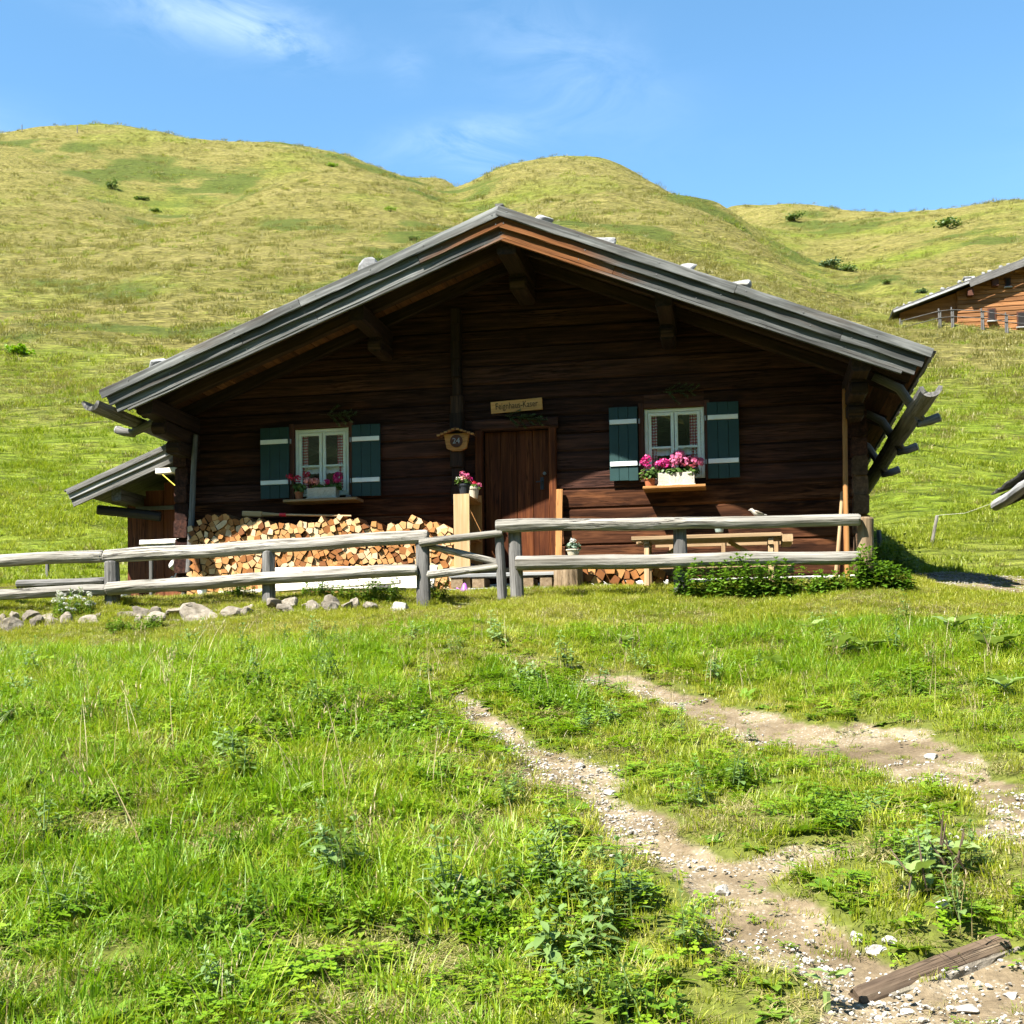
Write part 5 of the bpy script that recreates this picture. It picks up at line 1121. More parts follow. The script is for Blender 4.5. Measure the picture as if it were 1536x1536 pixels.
# ------------------------------------------------------------------ neighbouring barn (only an eave corner is in view)
YN, YN0 = 3.0, -3.6
ea = at(1499, 741, YN); ridge = ea+Vector((4.2, 0, 1.75)); LB = (ridge-ea).length
barn = thing('hay_barn', 'low barn of which only the grey shingled eave corner shows', 'barn', (ridge.x, (YN+YN0)/2, gz(ridge.x, 0)))
for sgn in (1, -1):
    E0 = ea.copy() if sgn > 0 else Vector((2*ridge.x-ea.x, YN, ea.z)); tt = (Vector((ridge.x, YN, ridge.z))-E0).normalized(); nn = Vector((-tt.z, 0, tt.x)); nn = nn if nn.z > 0 else -nn
    m = MB(); s5 = -.06
    while s5 < LB:
        p = E0+tt*s5+nn*.05; q = E0+tt*min(LB, s5+.44); y = YN0
        while y < YN+.02: w = random.uniform(.14, .26); m.beam((p.x+random.uniform(-.02, .02), y+w/2, p.z), (q.x, y+w/2, q.z), w-.006, .026, up=nn, ch=.003); y += w
        s5 += .30
    m.build('shingle_covering', MT['grey'], barn, kind='stuff')
    for yy in (YN0, YN-.03):
        for (off, hh) in ((.06, .09), (.16, .10)): m = MB(); p, q = E0-nn*off, E0+tt*LB-nn*off; m.beam((p.x, yy, p.z), (q.x, yy, q.z), .03, hh, up=nn, n=5, ch=.006, wob=.003); m.build('barge_board', MT['grey'], barn)
    m = MB(); p, q = E0+tt*.1-nn*.05, E0+tt*LB-nn*.05; m.beam((p.x, (YN0+YN)/2, p.z), (q.x, (YN0+YN)/2, q.z), YN-YN0-.06, .03, up=nn, ch=.004); m.build('roof_deck', MT['beamdark'], barn)
m = MB(); m.log((ea.x-.03, YN0-.2, ea.z-.14), (ea.x-.03, YN+.10, ea.z-.16), .085, .08, 12); m.build('gutter', MT['silver'], barn)
x_a, x_b = ea.x+.8, 2*ridge.x-ea.x-.8; zlow = gz(x_a, 0)-1
v = [(x_a, YN0+.5, zlow), (x_b, YN0+.5, zlow), (x_b, YN0+.5, ea.z+.2), (ridge.x, YN0+.5, ridge.z-.15), (x_a, YN0+.5, ea.z+.2)]
m = MB(); m.add(v+[(p[0], YN-.5, p[2]) for p in v], [(0, 1, 2, 3, 4), (9, 8, 7, 6, 5), (0, 5, 6, 1), (1, 6, 7, 2), (2, 7, 8, 3), (3, 8, 9, 4), (4, 9, 5, 0)]); m.build('wall', MT['wall'], barn)
m = MB(); m.tube([w1, w1.lerp(ea, .5)+Vector((0, 0, -.12)), ea+Vector((0, 0, -.1))], .003, 5); prop(m.build('fence_wire', MT['wire']), 'pale wire running from the slanting stake to the barn eave', 'wire')

# ------------------------------------------------------------------ chalet on the knoll
YC = 70.0; pc = lambda px, py, Y=YC: at(px, py, Y)
ch = thing('hill_chalet', 'orange-brown timber chalet on the knoll with stones on its roof', 'chalet', (pc(1540, 480).x, YC, gz(pc(1540, 480).x, YC+2)))
e0, e1 = pc(1338, 468), pc(1655, 345); tC = (e1-e0).normalized(); nC2 = Vector((-tC.z, 0, tC.x)); base_z = pc(1480, 520).z
def chz(x): return e0.z+(x-e0.x)*tC.z/tC.x if x < e1.x else e0.z+(2*e1.x-x-e0.x)*tC.z/tC.x
xw0, xw1 = pc(1437, 460).x, 2*e1.x-pc(1437, 460).x
# boards of the front
m = MB(); v = [(xw0, YC+.3, base_z-3), (xw1, YC+.3, base_z-3), (xw1, YC+.3, chz(xw1)-.25), (e1.x, YC+.3, e1.z-.25), (xw0, YC+.3, chz(xw0)-.25)]
m.add(v+[(p[0], YC+11, p[2]) for p in v], [(0, 1, 2, 3, 4), (9, 8, 7, 6, 5), (0, 5, 6, 1), (1, 6, 7, 2), (2, 7, 8, 3), (3, 8, 9, 4), (4, 9, 5, 0)]); m.build('wall', MT['chalet'], ch)
m = MB(); xq = pc(1352, 470).x; v = [(xq, YC+.55, base_z-3), (xw0, YC+.55, base_z-3), (xw0, YC+.55, chz(xw0)-.25), (xq, YC+.55, chz(xq)-.15)]
m.add(v+[(p[0], YC+10, p[2]) for p in v], [(0, 1, 2, 3), (7, 6, 5, 4), (0, 4, 5, 1), (1, 5, 6, 2), (2, 6, 7, 3), (3, 7, 4, 0)]); m.build('lean_to_wall', MT['chalet'], ch)
for r_ in range(22):
    zz = base_z-.8+.30*r_; xa = max(xw0+.02, e0.x+(zz+.45-e0.z)*tC.x/tC.z) if zz > chz(xw0)-.45 else xw0+.02
    xb_ = 2*e1.x-xa
    if xb_-xa < .5: break
    m = MB(); m.beam((xa, YC+.27, zz), (xb_, YC+.27, zz), .08, .275, n=4, ch=.04, wob=.01); m.build('log', MT['chalet'], ch)
for k in range(2):
    E0, E1, nn = (e0, e1, nC2) if k == 0 else (Vector((2*e1.x-e0.x, YC, e0.z)), e1, Vector((-nC2.x, 0, nC2.z)))
    m = MB(); m.beam((E0.x, YC+5.5, E0.z), (E1.x, YC+5.5, E1.z), 12, .10, up=nn, n=2, ch=.02); m.build('roof', MT['grey'], ch)
    E2 = E0.lerp(E1, .36); m = MB(); m.beam((E2.x-nn.x*.26, YC-.53, E2.z-nn.z*.26), (E1.x-nn.x*.26, YC-.53, E1.z-nn.z*.26), .06, .42, up=nn, n=3, ch=.02); m.build('barge_board', MT['post'], ch)
    m = MB(); m.beam((E0.x-nn.x*.13, YC-.5, E0.z-nn.z*.13), (E2.x-nn.x*.13, YC-.5, E2.z-nn.z*.13), .06, .15, up=nn, n=3, ch=.02); m.build('barge_board', MT['silver'], ch)
for px in (1455, 1493, 1545):
    x_ = pc(px, 440).x; zz = chz(x_)-.75; m = MB(); m.box((x_-.18, YC-.3, zz-.22), (x_+.18, YC+1.3, zz+.22), ch=.03); m.build('purlin', MT['casing'], ch)
for (px, py, w, h, nm) in ((1508, 429, 8, 13, 'window'), (1484, 477, 11, 18, 'window'), (1529, 484, 14, 22, 'door')):
    c = pc(px, py, YC+1.0); s6 = 87/1900; m = MB(); m.box((c.x-w*s6/2, YC+.14, c.z-h*s6/2), (c.x+w*s6/2, YC+.22, c.z+h*s6/2), ch=.01); o = m.build(nm, MT['casing'], ch)
    m = MB(); m.box((c.x-w*s6/2+.08, YC+.12, c.z-h*s6/2+.08), (c.x+w*s6/2-.08, YC+.135, c.z+h*s6/2-.08), ch=.004); m.build('pane', MT['interior'], o)
    m = MB(); m.box((c.x-w*s6/2-.06, YC+.0, c.z-h*s6/2-.08), (c.x+w*s6/2+.06, YC+.2, c.z-h*s6/2), ch=.01); m.build('sill', MT['silver'], o)
rs = random.Random(4); s5 = .3
while s5 < 16.0:
    p = e0+tC*s5; w = rs.uniform(.10, .22); m = MB(); m.rock((p.x, YC-.25+rs.uniform(-.1, .5), p.z+w*.55+.03), w, w*.9, w*.75, int(s5*100), 2, .25); prop(m.build('roof_stone', MT['roofstone'], smooth=True), 'whitish stone on the verge of the far chalet roof', 'stone', 'stones on the chalet roof'); s5 += rs.uniform(.3, .75)
c = pc(1462, 409); m = MB(); zb_ = chz(c.x); m.box((c.x-.28, YC+2, zb_-.1), (c.x+.28, YC+2.6, zb_+.75), ch=.03, axis=2); o = m.build('chimney', MT['plaster'], ch); m = MB(); m.box((c.x-.36, YC+1.95, zb_+.75), (c.x+.36, YC+2.65, zb_+.85), ch=.02); m.build('chimney_cap', MT['roofstone'], o)
cf = thing('chalet_fence', 'thin grey post and wire fence before the far chalet', 'fence', (pc(1470, 480, 64).x, 64, gz(pc(1470, 480, 64).x, 64))); tops = []
for (px, py) in ((1350, 478), (1408, 463), (1427, 461), (1472, 463), (1508, 469), (1560, 474)):
    Y = 63.0
    for dx in (0, 2.6):
        c = at(px+dx, py, Y); m = MB(); m.log((c.x, Y, gz(c.x, Y)-.3), (c.x, Y, c.z-(dx*.05)), .06, .05, 7, 3); m.build('post', MT['post'], cf)
    tops.append(at(px+1, py+4, Y))
for dz in (.0, -.42):
    m = MB(); m.tube([p+Vector((0, -.07, dz)) for p in tops], .022, 6); m.build('rail', MT['post'], cf)

# ------------------------------------------------------------------ vegetation
PROTO = bpy.data.collections.new('plant_prototypes')          # prototypes for the scattered ground cover, not in the scene itself
def blade(mb, x, y, h, w, lean, az, rnd, mi=0, curl=1.0, z0=0.0):
    dx, dy = math.cos(az), math.sin(az); sx_, sy_ = -dy, dx; v = []; n = 4
    tw = random.uniform(-.6, .6)
    for i in range(n):
        k = i/(n-1); out = lean*h*(k**1.8)*curl; zz = h*(k-.22*lean*k*k); ww = w*(1-k**1.6)*.5+.0002
        a = tw*k; cx_, cy_ = sx_*math.cos(a)+dx*math.sin(a), sy_*math.cos(a)+dy*math.sin(a)
        p = (x+dx*out, y+dy*out, z0+zz)
        if i < n-1: v += [(p[0]-cx_*ww, p[1]-cy_*ww, p[2]), (p[0]+cx_*ww, p[1]+cy_*ww, p[2])]
        else: v.append(p)
    mb.add(v, [(0, 1, 3, 2), (2, 3, 5, 4), (4, 5, 6)], [(0, 0, 0)]*7, rnd, mi)
def leaf(mb, p, d, nrm, L, W, rnd, mi=0, droop=.25, wav=0.0, nl=4):
    p, d, nrm = Vector(p), Vector(d).normalized(), Vector(nrm).normalized(); s = d.cross(nrm).normalized(); v, f = [], []
    prof = [0.05, .55, 1.0, .80, .0] if nl == 4 else [.05, .55, .88, 1.0, .93, .7, .36, 0]
    n = len(prof)
    for i, w in enumerate(prof):
        k = i/(n-1); c = p+d*(L*k)-nrm*(droop*L*k*k); q = nrm*(.10*W*w)+nrm*wav*W*math.sin(i*2.3)
        v += [c-s*W*w*.5+q, c, c+s*W*w*.5+q]
    for i in range(n-1):
        b = i*3; f += [(b, b+1, b+4, b+3), (b+1, b+2, b+5, b+4)]
    mb.add(v, f, [(0, 0, 0)]*len(v), rnd, mi)
def proto(name, mb, mats):
    me = bpy.data.meshes.new(name); me.from_pydata(mb.v, [], mb.f)
    ra = me.attributes.new('rnd', 'FLOAT', 'POINT'); ra.data.foreach_set('value', np.array(mb.r, dtype=np.float32))
    mats = mats if isinstance(mats, list) else [mats]
    for m_ in mats: me.materials.append(m_)
    me.polygons.foreach_set('material_index', np.array(mb.mi, dtype=np.int32)); me.update()
    o = bpy.data.objects.new(name, me); PROTO.objects.link(o); return o
def tuft(name, n, rad, h0, h1, w, lean, mats, dryfrac=.06):
    m = MB()
    for i in range(n):
        a, r = random.random()*6.28, rad*math.sqrt(random.random()); az = a+random.gauss(0, .9); mi = 1 if random.random() < dryfrac else 0
        blade(m, r*math.cos(a), r*math.sin(a), random.uniform(h0, h1)*(1.15 if mi else 1), w*random.uniform(.7, 1.2)*(.6 if mi else 1), random.uniform(.15, 1)*lean, az, random.random(), mi)
    return proto(name, m, mats)
def herb(name, n, rad, h0, h1, L, W, mat, pairs=4):
    m = MB()
    for i in range(n):
        a, r = random.random()*6.28, rad*math.sqrt(random.random()); x, y = r*math.cos(a), r*math.sin(a); h = random.uniform(h0, h1); tx_, ty = random.gauss(0, .12)*h, random.gauss(0, .12)*h; rn = random.random()
        m.tube([(x, y, 0), (x+tx_*.4, y+ty*.4, h*.5), (x+tx_, y+ty, h)], [.0028, .0022, .0012], 4, rnd=rn, cap=False)
        for k in range(pairs):
            q = .25+.75*(k+.5)/pairs; b = a+(k % 2)*1.57+random.gauss(0, .3); sz = (1.15-.55*q)*random.uniform(.8, 1.2)
            for s5 in (0, math.pi):
                dd = Vector((math.cos(b+s5), math.sin(b+s5), random.uniform(.05, .5))); leaf(m, (x+tx_*q, y+ty*q, h*q), dd, (-dd.x*.4, -dd.y*.4, 1), L*sz, W*sz, min(1, max(0, rn+random.gauss(0, .2))), 0, random.uniform(.1, .5))
        for k in range(4):
            b = a+k*1.57; dd = Vector((math.cos(b), math.sin(b), .9)); leaf(m, (x+tx_, y+ty, h), dd, (-dd.x, -dd.y, .8), L*.45, W*.45, min(1, rn+.25), 0, .1)
    return proto(name, m, [mat])
def rosette(name, n, L, W, mat, up=.35):
    m = MB()
    for i in range(n):
        b = i*2.4+random.gauss(0, .2); e = up*random.uniform(.4, 1.6); dd = Vector((math.cos(b), math.sin(b), e)); leaf(m, (0, 0, .005), dd, (-dd.x*e, -dd.y*e, 1), L*random.uniform(.6, 1.1), W*random.uniform(.7, 1.1), random.random(), 0, .25, .06)
    return proto(name, m, [mat])
G = []
def reg(o): G.append(o.name); return len(G)-1
P_ = {}
for i in range(4): P_['lawn%d' % i] = tuft('aa_lawn_tuft_%d' % i, 46, .085, .022, .065, .0042, .9, [MT['lawn'], MT['dry']], .05)
for i in range(4): P_['mid%d' % i] = tuft('ab_grass_tuft_%d' % i, 44, .09, .02, .075, .0046, 1.2, [MT['grass'], MT['dry']], .05)
for i in range(4): P_['long%d' % i] = tuft('ac_long_tuft_%d' % i, 46, .095, .035, .13, .0050, 1.3, [MT['lush'], MT['dry']], .03)
for i in range(3): P_['grl%d' % i] = tuft('ad_grass_long_%d' % i, 40, .095, .04, .14, .0044, 1.3, [MT['grass'], MT['dry']], .08)
for i in range(3): P_['herb%d' % i] = herb('ae_herb_%d' % i, 5, .08, .03, .09, .042, .027, MT['herb'], 3)
for i in range(2): P_['mint%d' % i] = herb('af_mint_%d' % i, 4, .06, .08, .20, .060, .026, MT['mint'], 5)
for i in range(3): P_['ros%d' % i] = rosette('ag_rosette_%d' % i, 8, .06+.018*i, .032+.01*i, MT['herb'])
def thatch(name):
    m = MB()
    for i in range(34):
        a, r = random.random()*6.28, .1*math.sqrt(random.random()); blade(m, r*math.cos(a), r*math.sin(a), random.uniform(.015, .05), .0036, random.uniform(1.5, 3.2), random.random()*6.28, random.random(), 0, 1, .004)
    return proto(name, m, [MT['thatch']])
for i in range(3): P_['tha%d' % i] = thatch('am_thatch_%d' % i)
def clover(name):
    m = MB()
    for i in range(16):
        a, r = random.random()*6.28, .075*math.sqrt(random.random()); x, y, h = r*math.cos(a), r*math.sin(a), random.uniform(.02, .06); rn = random.random()
        for k in range(3): b = a+k*2.09; leaf(m, (x, y, h), (math.cos(b), math.sin(b), .15), (0, 0, 1), .018, .016, rn, 0, .1)
    return proto(name, m, [MT['lush']])
for i in range(2): P_['clo%d' % i] = clover('ah_clover_%d' % i)
def stalks(name):
    m = MB()
    for i in range(4):
        a = random.random()*6.28; h = random.uniform(.2, .36); ln = random.uniform(.1, .5); blade(m, random.gauss(0, .03), random.gauss(0, .03), h, .0032, ln, a, random.random(), 0)
        for k in range(5): q = .75+.05*k; blade(m, math.cos(a)*ln*h*q**1.8, math.sin(a)*ln*h*q**1.8, .03, .004, .5, a+k*2, random.random(), 0, 1, h*(q-.22*ln*q*q))
    return proto(name, m, [MT['dry']])
for i in range(2): P_['stalk%d' % i] = stalks('ai_stalk_%d' % i)
for i in range(4): P_['hill%d' % i] = tuft('aj_slope_tuft_%d' % i, 60, .24, .06, .20, .016, 1.3, [MT['hillgrass'], MT['dry']], .12)
for i in range(3): P_['hgr%d' % i] = tuft('ak_slope_green_%d' % i, 60, .24, .05, .16, .016, 1.3, [MT['hillgreen'], MT['dry']], .03)
def pebbles(name):
    m = MB()
    for i in range(12):
        a, r = random.random()*6.28, .12*math.sqrt(random.random()); w = random.uniform(.004, .013)*(1.6 if i == 0 else 1); m.rock((r*math.cos(a), r*math.sin(a), w*.25), w, w*random.uniform(.6, 1), w*.6, random.randint(0, 999), 1, .3)
    return proto(name, m, [MT['gravel']])
for i in range(3): P_['peb%d' % i] = pebbles('al_pebbles_%d' % i)
order = sorted(o.name for o in PROTO.objects); IDX = {k: order.index(o.name) for k, o in P_.items()}
def idx(prefix, n, rng):
    ks = [IDX[k] for k in IDX if k.rstrip('0123456789') == prefix]; return np.array(ks)[rng.integers(0, len(ks), n)]

def scatter(name, pos, ids, scl, rng, label, cat, tilt=.12):
    n = len(pos); me = bpy.data.meshes.new(name); me.from_pydata(pos.tolist(), [], [])
    rot = np.stack([rng.normal(0, tilt, n), rng.normal(0, tilt, n), rng.uniform(0, 6.283, n)], 1)
    for an, ty, key, arr in (('rot', 'FLOAT_VECTOR', 'vector', rot), ('scl', 'FLOAT', 'value', scl), ('pid', 'INT', 'value', ids)):
        a = me.attributes.new(an, ty, 'POINT'); a.data.foreach_set(key, np.ascontiguousarray(arr, dtype=np.int32 if ty == 'INT' else np.float32).ravel())
    o = bpy.data.objects.new(name, me); COL.objects.link(o); prop(o, label, cat, None, 'stuff')
    ng = bpy.data.node_groups.new(name+'_scatter', 'GeometryNodeTree')
    ng.interface.new_socket('Geometry', in_out='INPUT', socket_type='NodeSocketGeometry'); ng.interface.new_socket('Geometry', in_out='OUTPUT', socket_type='NodeSocketGeometry')
    gi, go = ng.nodes.new('NodeGroupInput'), ng.nodes.new('NodeGroupOutput')
    ci = ng.nodes.new('GeometryNodeCollectionInfo'); ci.inputs['Collection'].default_value = PROTO; ci.inputs['Separate Children'].default_value = True; ci.inputs['Reset Children'].default_value = True
    ip = ng.nodes.new('GeometryNodeInstanceOnPoints'); ip.inputs['Pick Instance'].default_value = True
    def na(nm, dt): x = ng.nodes.new('GeometryNodeInputNamedAttribute'); x.data_type = dt; x.inputs['Name'].default_value = nm; return x.outputs['Attribute']
    er = ng.nodes.new('FunctionNodeEulerToRotation')
    ng.links.new(na('rot', 'FLOAT_VECTOR'), er.inputs[0]); ng.links.new(gi.outputs[0], ip.inputs['Points']); ng.links.new(ci.outputs[0], ip.inputs['Instance']); ng.links.new(na('pid', 'INT'), ip.inputs['Instance Index']); ng.links.new(er.outputs[0], ip.inputs['Rotation']); ng.links.new(na('scl', 'FLOAT'), ip.inputs['Scale']); ng.links.new(ip.outputs[0], go.inputs[0])
    md = o.modifiers.new('scatter', 'NODES'); md.node_group = ng; return o

rng = np.random.default_rng(5)
def fan(n, y0, y1, margin=1.2, power=1.0):
    """points spread over the strip of ground around what the camera sees"""
    y = y0+(y1-y0)*rng.random(n)**power; d = y-CAM.y; lo = -.66*d-margin; hi = .235*d+margin; x = lo+(hi-lo)*rng.random(n); return x, y
def keep_area(n_per_m2, y0, y1, margin=1.2):
    w0 = .895*(y0-CAM.y)+2*margin; w1 = .895*(y1-CAM.y)+2*margin; A_ = (w0+w1)/2*(y1-y0); N = int(A_*n_per_m2)
    # area-true sampling of the trapezoid
    u = rng.random(N); y = y0+(y1-y0)*(np.sqrt(w0*w0+(w1*w1-w0*w0)*u)-w0)/(w1-w0); d = y-CAM.y; lo = -.66*d-margin; hi = .235*d+margin; x = lo+(hi-lo)*rng.random(N); return x, y
def in_house(x, y): return ((x > XL-.25) & (x < XR+.2) & (y > -.35) & (y < YB)) | ((x > XL-1.7) & (x < XL) & (y > .85) & (y < 5))
def blockers(x, y): return ((x > at(283, 880, YW).x-.1) & (x < fx1+.05) & (y > -.95)) | ((x > at(672, 880, -.9).x) & (x < at(830, 880, -.9).x) & (y > -1.15))
# near meadow
x, y = keep_area(300, -14.6, 2.5, .8); D = dirt(x, y); n0 = len(x)
big = fbm(x*.45, y*.45, 3, 91); mid_ = fbm(x*1.3, y*1.3, 3, 93)
lw = sstep(y+mid_*1.2, -5.6, -4.2)                                   # mown lawn near the fence
L_ = at(560, 960, -6); ok = (~in_house(x, y)) & (~blockers(x, y)) & (rng.random(n0) > np.clip(D*1.0-.20+(mid_*1.2+.9*fbm(x*4.5, y*4.5, 2, 98))*(D > .05), 0, .80))
x, y, D, big, mid_, lw = (q[ok] for q in (x, y, D, big, mid_, lw)); n = len(x)
# thinner turf along the wheel tracks
edge = np.zeros(n)
for P, W in RUTS[:2]: edge = np.maximum(edge, 1-sstep(segdist(x, y, P, tuple(np.array(W)+.12)), .9, 2.6))
ids = idx('mid', n, rng); scl = rng.uniform(.6, 1.35, n); rr = rng.random(n)
lush = (big+.55*mid_ > -.02) & (lw < .5) & (edge < .5)
ids = np.where(lush & (rr < .45), idx('long', n, rng), ids); ids = np.where(lush & (rr > .8), idx('grl', n, rng), ids)
ids = np.where(~lush & (rr < .22) & (lw < .5) & (edge < .5), idx('grl', n, rng), ids)
ids = np.where((lw > .5) | ((edge > .45) & (rr < .8)), idx('lawn', n, rng), ids)
r2 = rng.random(n); weed = fbm(x*.8+7, y*.8, 3, 95)
ids = np.where((r2 < .16+.14*(weed > .1)) & (lw < .7), idx('clo', n, rng), ids); ids = np.where((r2 > .84) & (r2 < .955) & (D < .3) & (lw < .6), idx('ros', n, rng), ids)
ids = np.where((weed > .26) & (rng.random(n) < .28) & (lw < .5) & (edge < .5), idx('herb', n, rng), ids); ids = np.where((r2 > .993) & (lw < .5), idx('mint', n, rng), ids); ids = np.where((r2 > .975) & (r2 < .985) & (lw < .5), idx('stalk', n, rng), ids)
dead = fbm(x*1.7+3, y*1.7, 3, 97)
ids = np.where((dead > .12) & (rng.random(n) < .55), idx('tha', n, rng), ids); ids = np.where((rng.random(n) < .08), idx('tha', n, rng), ids)
longy = 1+.5*np.clip(big, -.6, .6); scl = scl*np.where(lw > .5, .95, longy)*np.where(D > .25, .5, 1)
z = ground_z(x, y)-.006
scatter('meadow_grass', np.stack([x, y, z], 1), ids, scl, rng, 'short and knee-high green grass with weeds covering the meadow', 'grass', .15)
# gravel on the tracks and the road
x, y = keep_area(300, -15.0, 2.0); D = dirt(x, y); pn = fbm(x*1.1, y*1.1, 3, 99); ok = (D > .45) & (rng.random(len(x)) < np.clip(.32+2.6*pn, .05, 1)); x, y = x[ok], y[ok]
scatter('gravel', np.stack([x, y, ground_z(x, y)], 1), idx('peb', len(x), rng), rng.uniform(.4, 1.25, len(x)), rng, 'white limestone gravel strewn along the worn wheel tracks', 'gravel')
# slopes behind the hut: tufts thin out and grow coarser with distance
for (y0, y1, dens, s0) in ((2.5, 14, 26, .85), (14, 34, 9, 1.1), (34, 70, 2.6, 1.5), (70, 125, .7, 1.9), (125, 215, .2, 2.4)):
    x, y = keep_area(dens, y0, y1, 3); cl_ = fbm(x*.10, y*.32, 3, 101); fine = fbm(x*.6, y*.9, 3, 103)
    ok = (~in_house(x, y)) & (rng.random(len(x)) < np.clip(.72+1.1*fine, .12, 1)); x, y, cl_, fine = x[ok], y[ok], cl_[ok], fine[ok]; n = len(x)
    gp = np.clip(1.0-sstep(y, 12, 50), .12, 1); ids = np.where(rng.random(n) < gp+.5*cl_, idx('hgr', n, rng), idx('hill', n, rng))
    scatter('slope_grass', np.stack([x, y, height(x, y)-.02], 1), ids, s0*rng.uniform(.55, 1.25, n)*(1+.5*np.clip(fine, -.5, .5)), rng, {2.5: 'green grass on the bank directly behind the hut', 14: 'grass tufts on the lower slope above the hut roof', 34: 'yellowish grass tufts on the middle slope', 70: 'coarse straw-coloured tufts on the upper slope', 125: 'coarse tufts along the far hill crests'}[y0], 'grass')

# nettles and herbs along the fence, single weeds in the meadow
def weedplant(name, lab, cat, px, py, w, h, n, L, W, mat, group=None, Y=None, flowers=None, pairs=6):
    c = ground(px, py) if Y is None else at(px, py, Y)
    if Y is not None: c.z = gz(c.x, c.y)
    else: c.z = float(ground_z(np.array([c.x]), np.array([c.y]))[0])
    o = thing(name, lab, cat, tuple(c), group); st_, lf = MB(), MB()
    for i in range(n):
        a, r = random.random()*6.28, math.sqrt(random.random()); x, y = c.x+r*w*math.cos(a), c.y+r*w*.6*math.sin(a); zz = gz(x, y)-.02; hh = h*random.uniform(.4, 1.25)*(1-.35*r); tx_, ty = random.gauss(0, .13)*hh, random.gauss(0, .13)*hh; rn = random.random()
        st_.tube([(x, y, zz), (x+tx_*.4, y+ty*.4, zz+hh*.5), (x+tx_, y+ty, zz+hh)], [.004, .003, .0015], 5)
        for k in range(pairs):
            q = .2+.8*(k+.5)/pairs; b = a+(k % 2)*1.57+random.gauss(0, .3); sz = (1.2-.6*q)*random.uniform(.8, 1.2)
            for s5 in (0, math.pi): dd = Vector((math.cos(b+s5), math.sin(b+s5), random.uniform(0, .4))); leaf(lf, (x+tx_*q, y+ty*q, zz+hh*q), dd, (-dd.x*.4, -dd.y*.4, 1), L*sz, W*sz, min(1, max(0, rn+random.gauss(0, .25))), 0, random.uniform(.15, .6))
        for k in range(4): b = a+k*1.57; dd = Vector((math.cos(b), math.sin(b), .9)); leaf(lf, (x+tx_, y+ty, zz+hh), dd, (-dd.x, -dd.y, .8), L*.5, W*.5, min(1, rn+.2), 0, .1)
        if flowers and random.random() < flowers[1]:
            f_ = MB(); bloom(f_, Vector((x+tx_, y+ty, zz+hh+.01)), flowers[2], 22, .5); f_.build('flower_head', MT[flowers[0]], o)
    st_.build('stems', MT[mat], o); lf.build('leaves', MT[mat], o, smooth=True); return o
YN_ = -2.42
for (px, w, h, n, lab) in ((1052, .28, .30, 34, 'nettle clump at the foot of the middle fence post by the table'), (1112, .32, .36, 46, 'tallest nettle clump below the garden table fence'), (1170, .25, .30, 34, 'low nettle clump under the end of the garden table'), (1235, .25, .20, 26, 'sparse nettle clump before the leaning poles'), (1305, .30, .32, 46, 'dense nettle clump around the end post of the fence'), (1345, .2, .22, 20, 'small nettle clump beside the dirt road')):
    weedplant('nettle_clump', lab, 'nettles', px, 890, w, h*1.35, int(n*1.2), .095, .052, 'nettle', 'nettles along the fence', YN_-.12, pairs=7)
weedplant('nettle_clump', 'tall weeds on the bank right behind the end post', 'weeds', 1335, 850, .35, .55, 50, .09, .045, 'nettle', None, .9)
for (px, Y, w, h, n, lab) in ((560, -1.75, .38, .34, 50, 'leafy weeds in front of the white plank'), (490, -1.7, .34, .27, 34, 'low weeds below the middle of the woodpile'), (360, -1.8, .25, .28, 22, 'weeds below the white batten near the lean-to'), (655, -1.9, .14, .36, 24, 'dark weed clump at the foot of the gate'), (180, -3.1, .2, .16, 18, 'leafy weeds at the foot of the thick fence post'), (222, -3.15, .2, .18, 20, 'dark leafy weeds below the dry wall stones')):
    weedplant('weed_clump', lab, 'weeds', px, 895, w, h, n, .06, .04, 'nettle', 'weeds by the fence', Y)
weedplant('white_flower_bush', 'bushy plant with white flower clusters on the dry wall by the fence', 'flowers', 112, 920, .30, .30, 60, .05, .022, 'herb', None, -2.55, ('bloom_white', .75, .035))
for (px, py, w, h, n, L, mat, lab) in ((872, 1440, .13, .22, 7, .085, 'mint', 'pale mint plant with large leaves in the foreground turf'), (850, 1365, .10, .20, 7, .07, 'mint', 'pale mint plant above the largest foreground mint'), (830, 1320, .14, .17, 9, .065, 'mint', 'broad grey-green mint clump near the worn track'), (905, 1300, .09, .12, 6, .06, 'mint', 'low silvery mint at the edge of the worn track'), (745, 1350, .10, .22, 7, .06, 'mint', 'upright blue-green mint with a flower spike'), (690, 1375, .10, .13, 6, .055, 'mint', 'small blue-green mint among short grass'), (560, 1395, .08, .16, 5, .055, 'herb', 'lone dark herb in the short foreground grass'), (300, 1425, .15, .19, 12, .06, 'herb', 'dark leafy herb clump in tall foreground grass'), (370, 1400, .14, .18, 12, .055, 'nettle', 'yellow-green herb clump beside the dark leafy one'), (565, 1120, .12, .15, 7, .06, 'herb', 'dark thistle-like herb on the upper bank'), (340, 1130, .15, .14, 12, .06, 'herb', 'dark herb patch on the grassy bank'), (150, 1210, .18, .15, 14, .06, 'herb', 'wide dark herb patch low on the bank'), (420, 1020, .15, .13, 10, .07, 'nettle', 'light herb patch at the lawn edge of the bank'), (705, 1255, .07, .12, 8, .045, 'nettle', 'small round yellow-green fern-like weed')):
    weedplant('herb_plant', lab, 'herb', px, py, w*.8, h, n, L, L*.45, mat, 'herbs in the meadow')
LEAFM = []
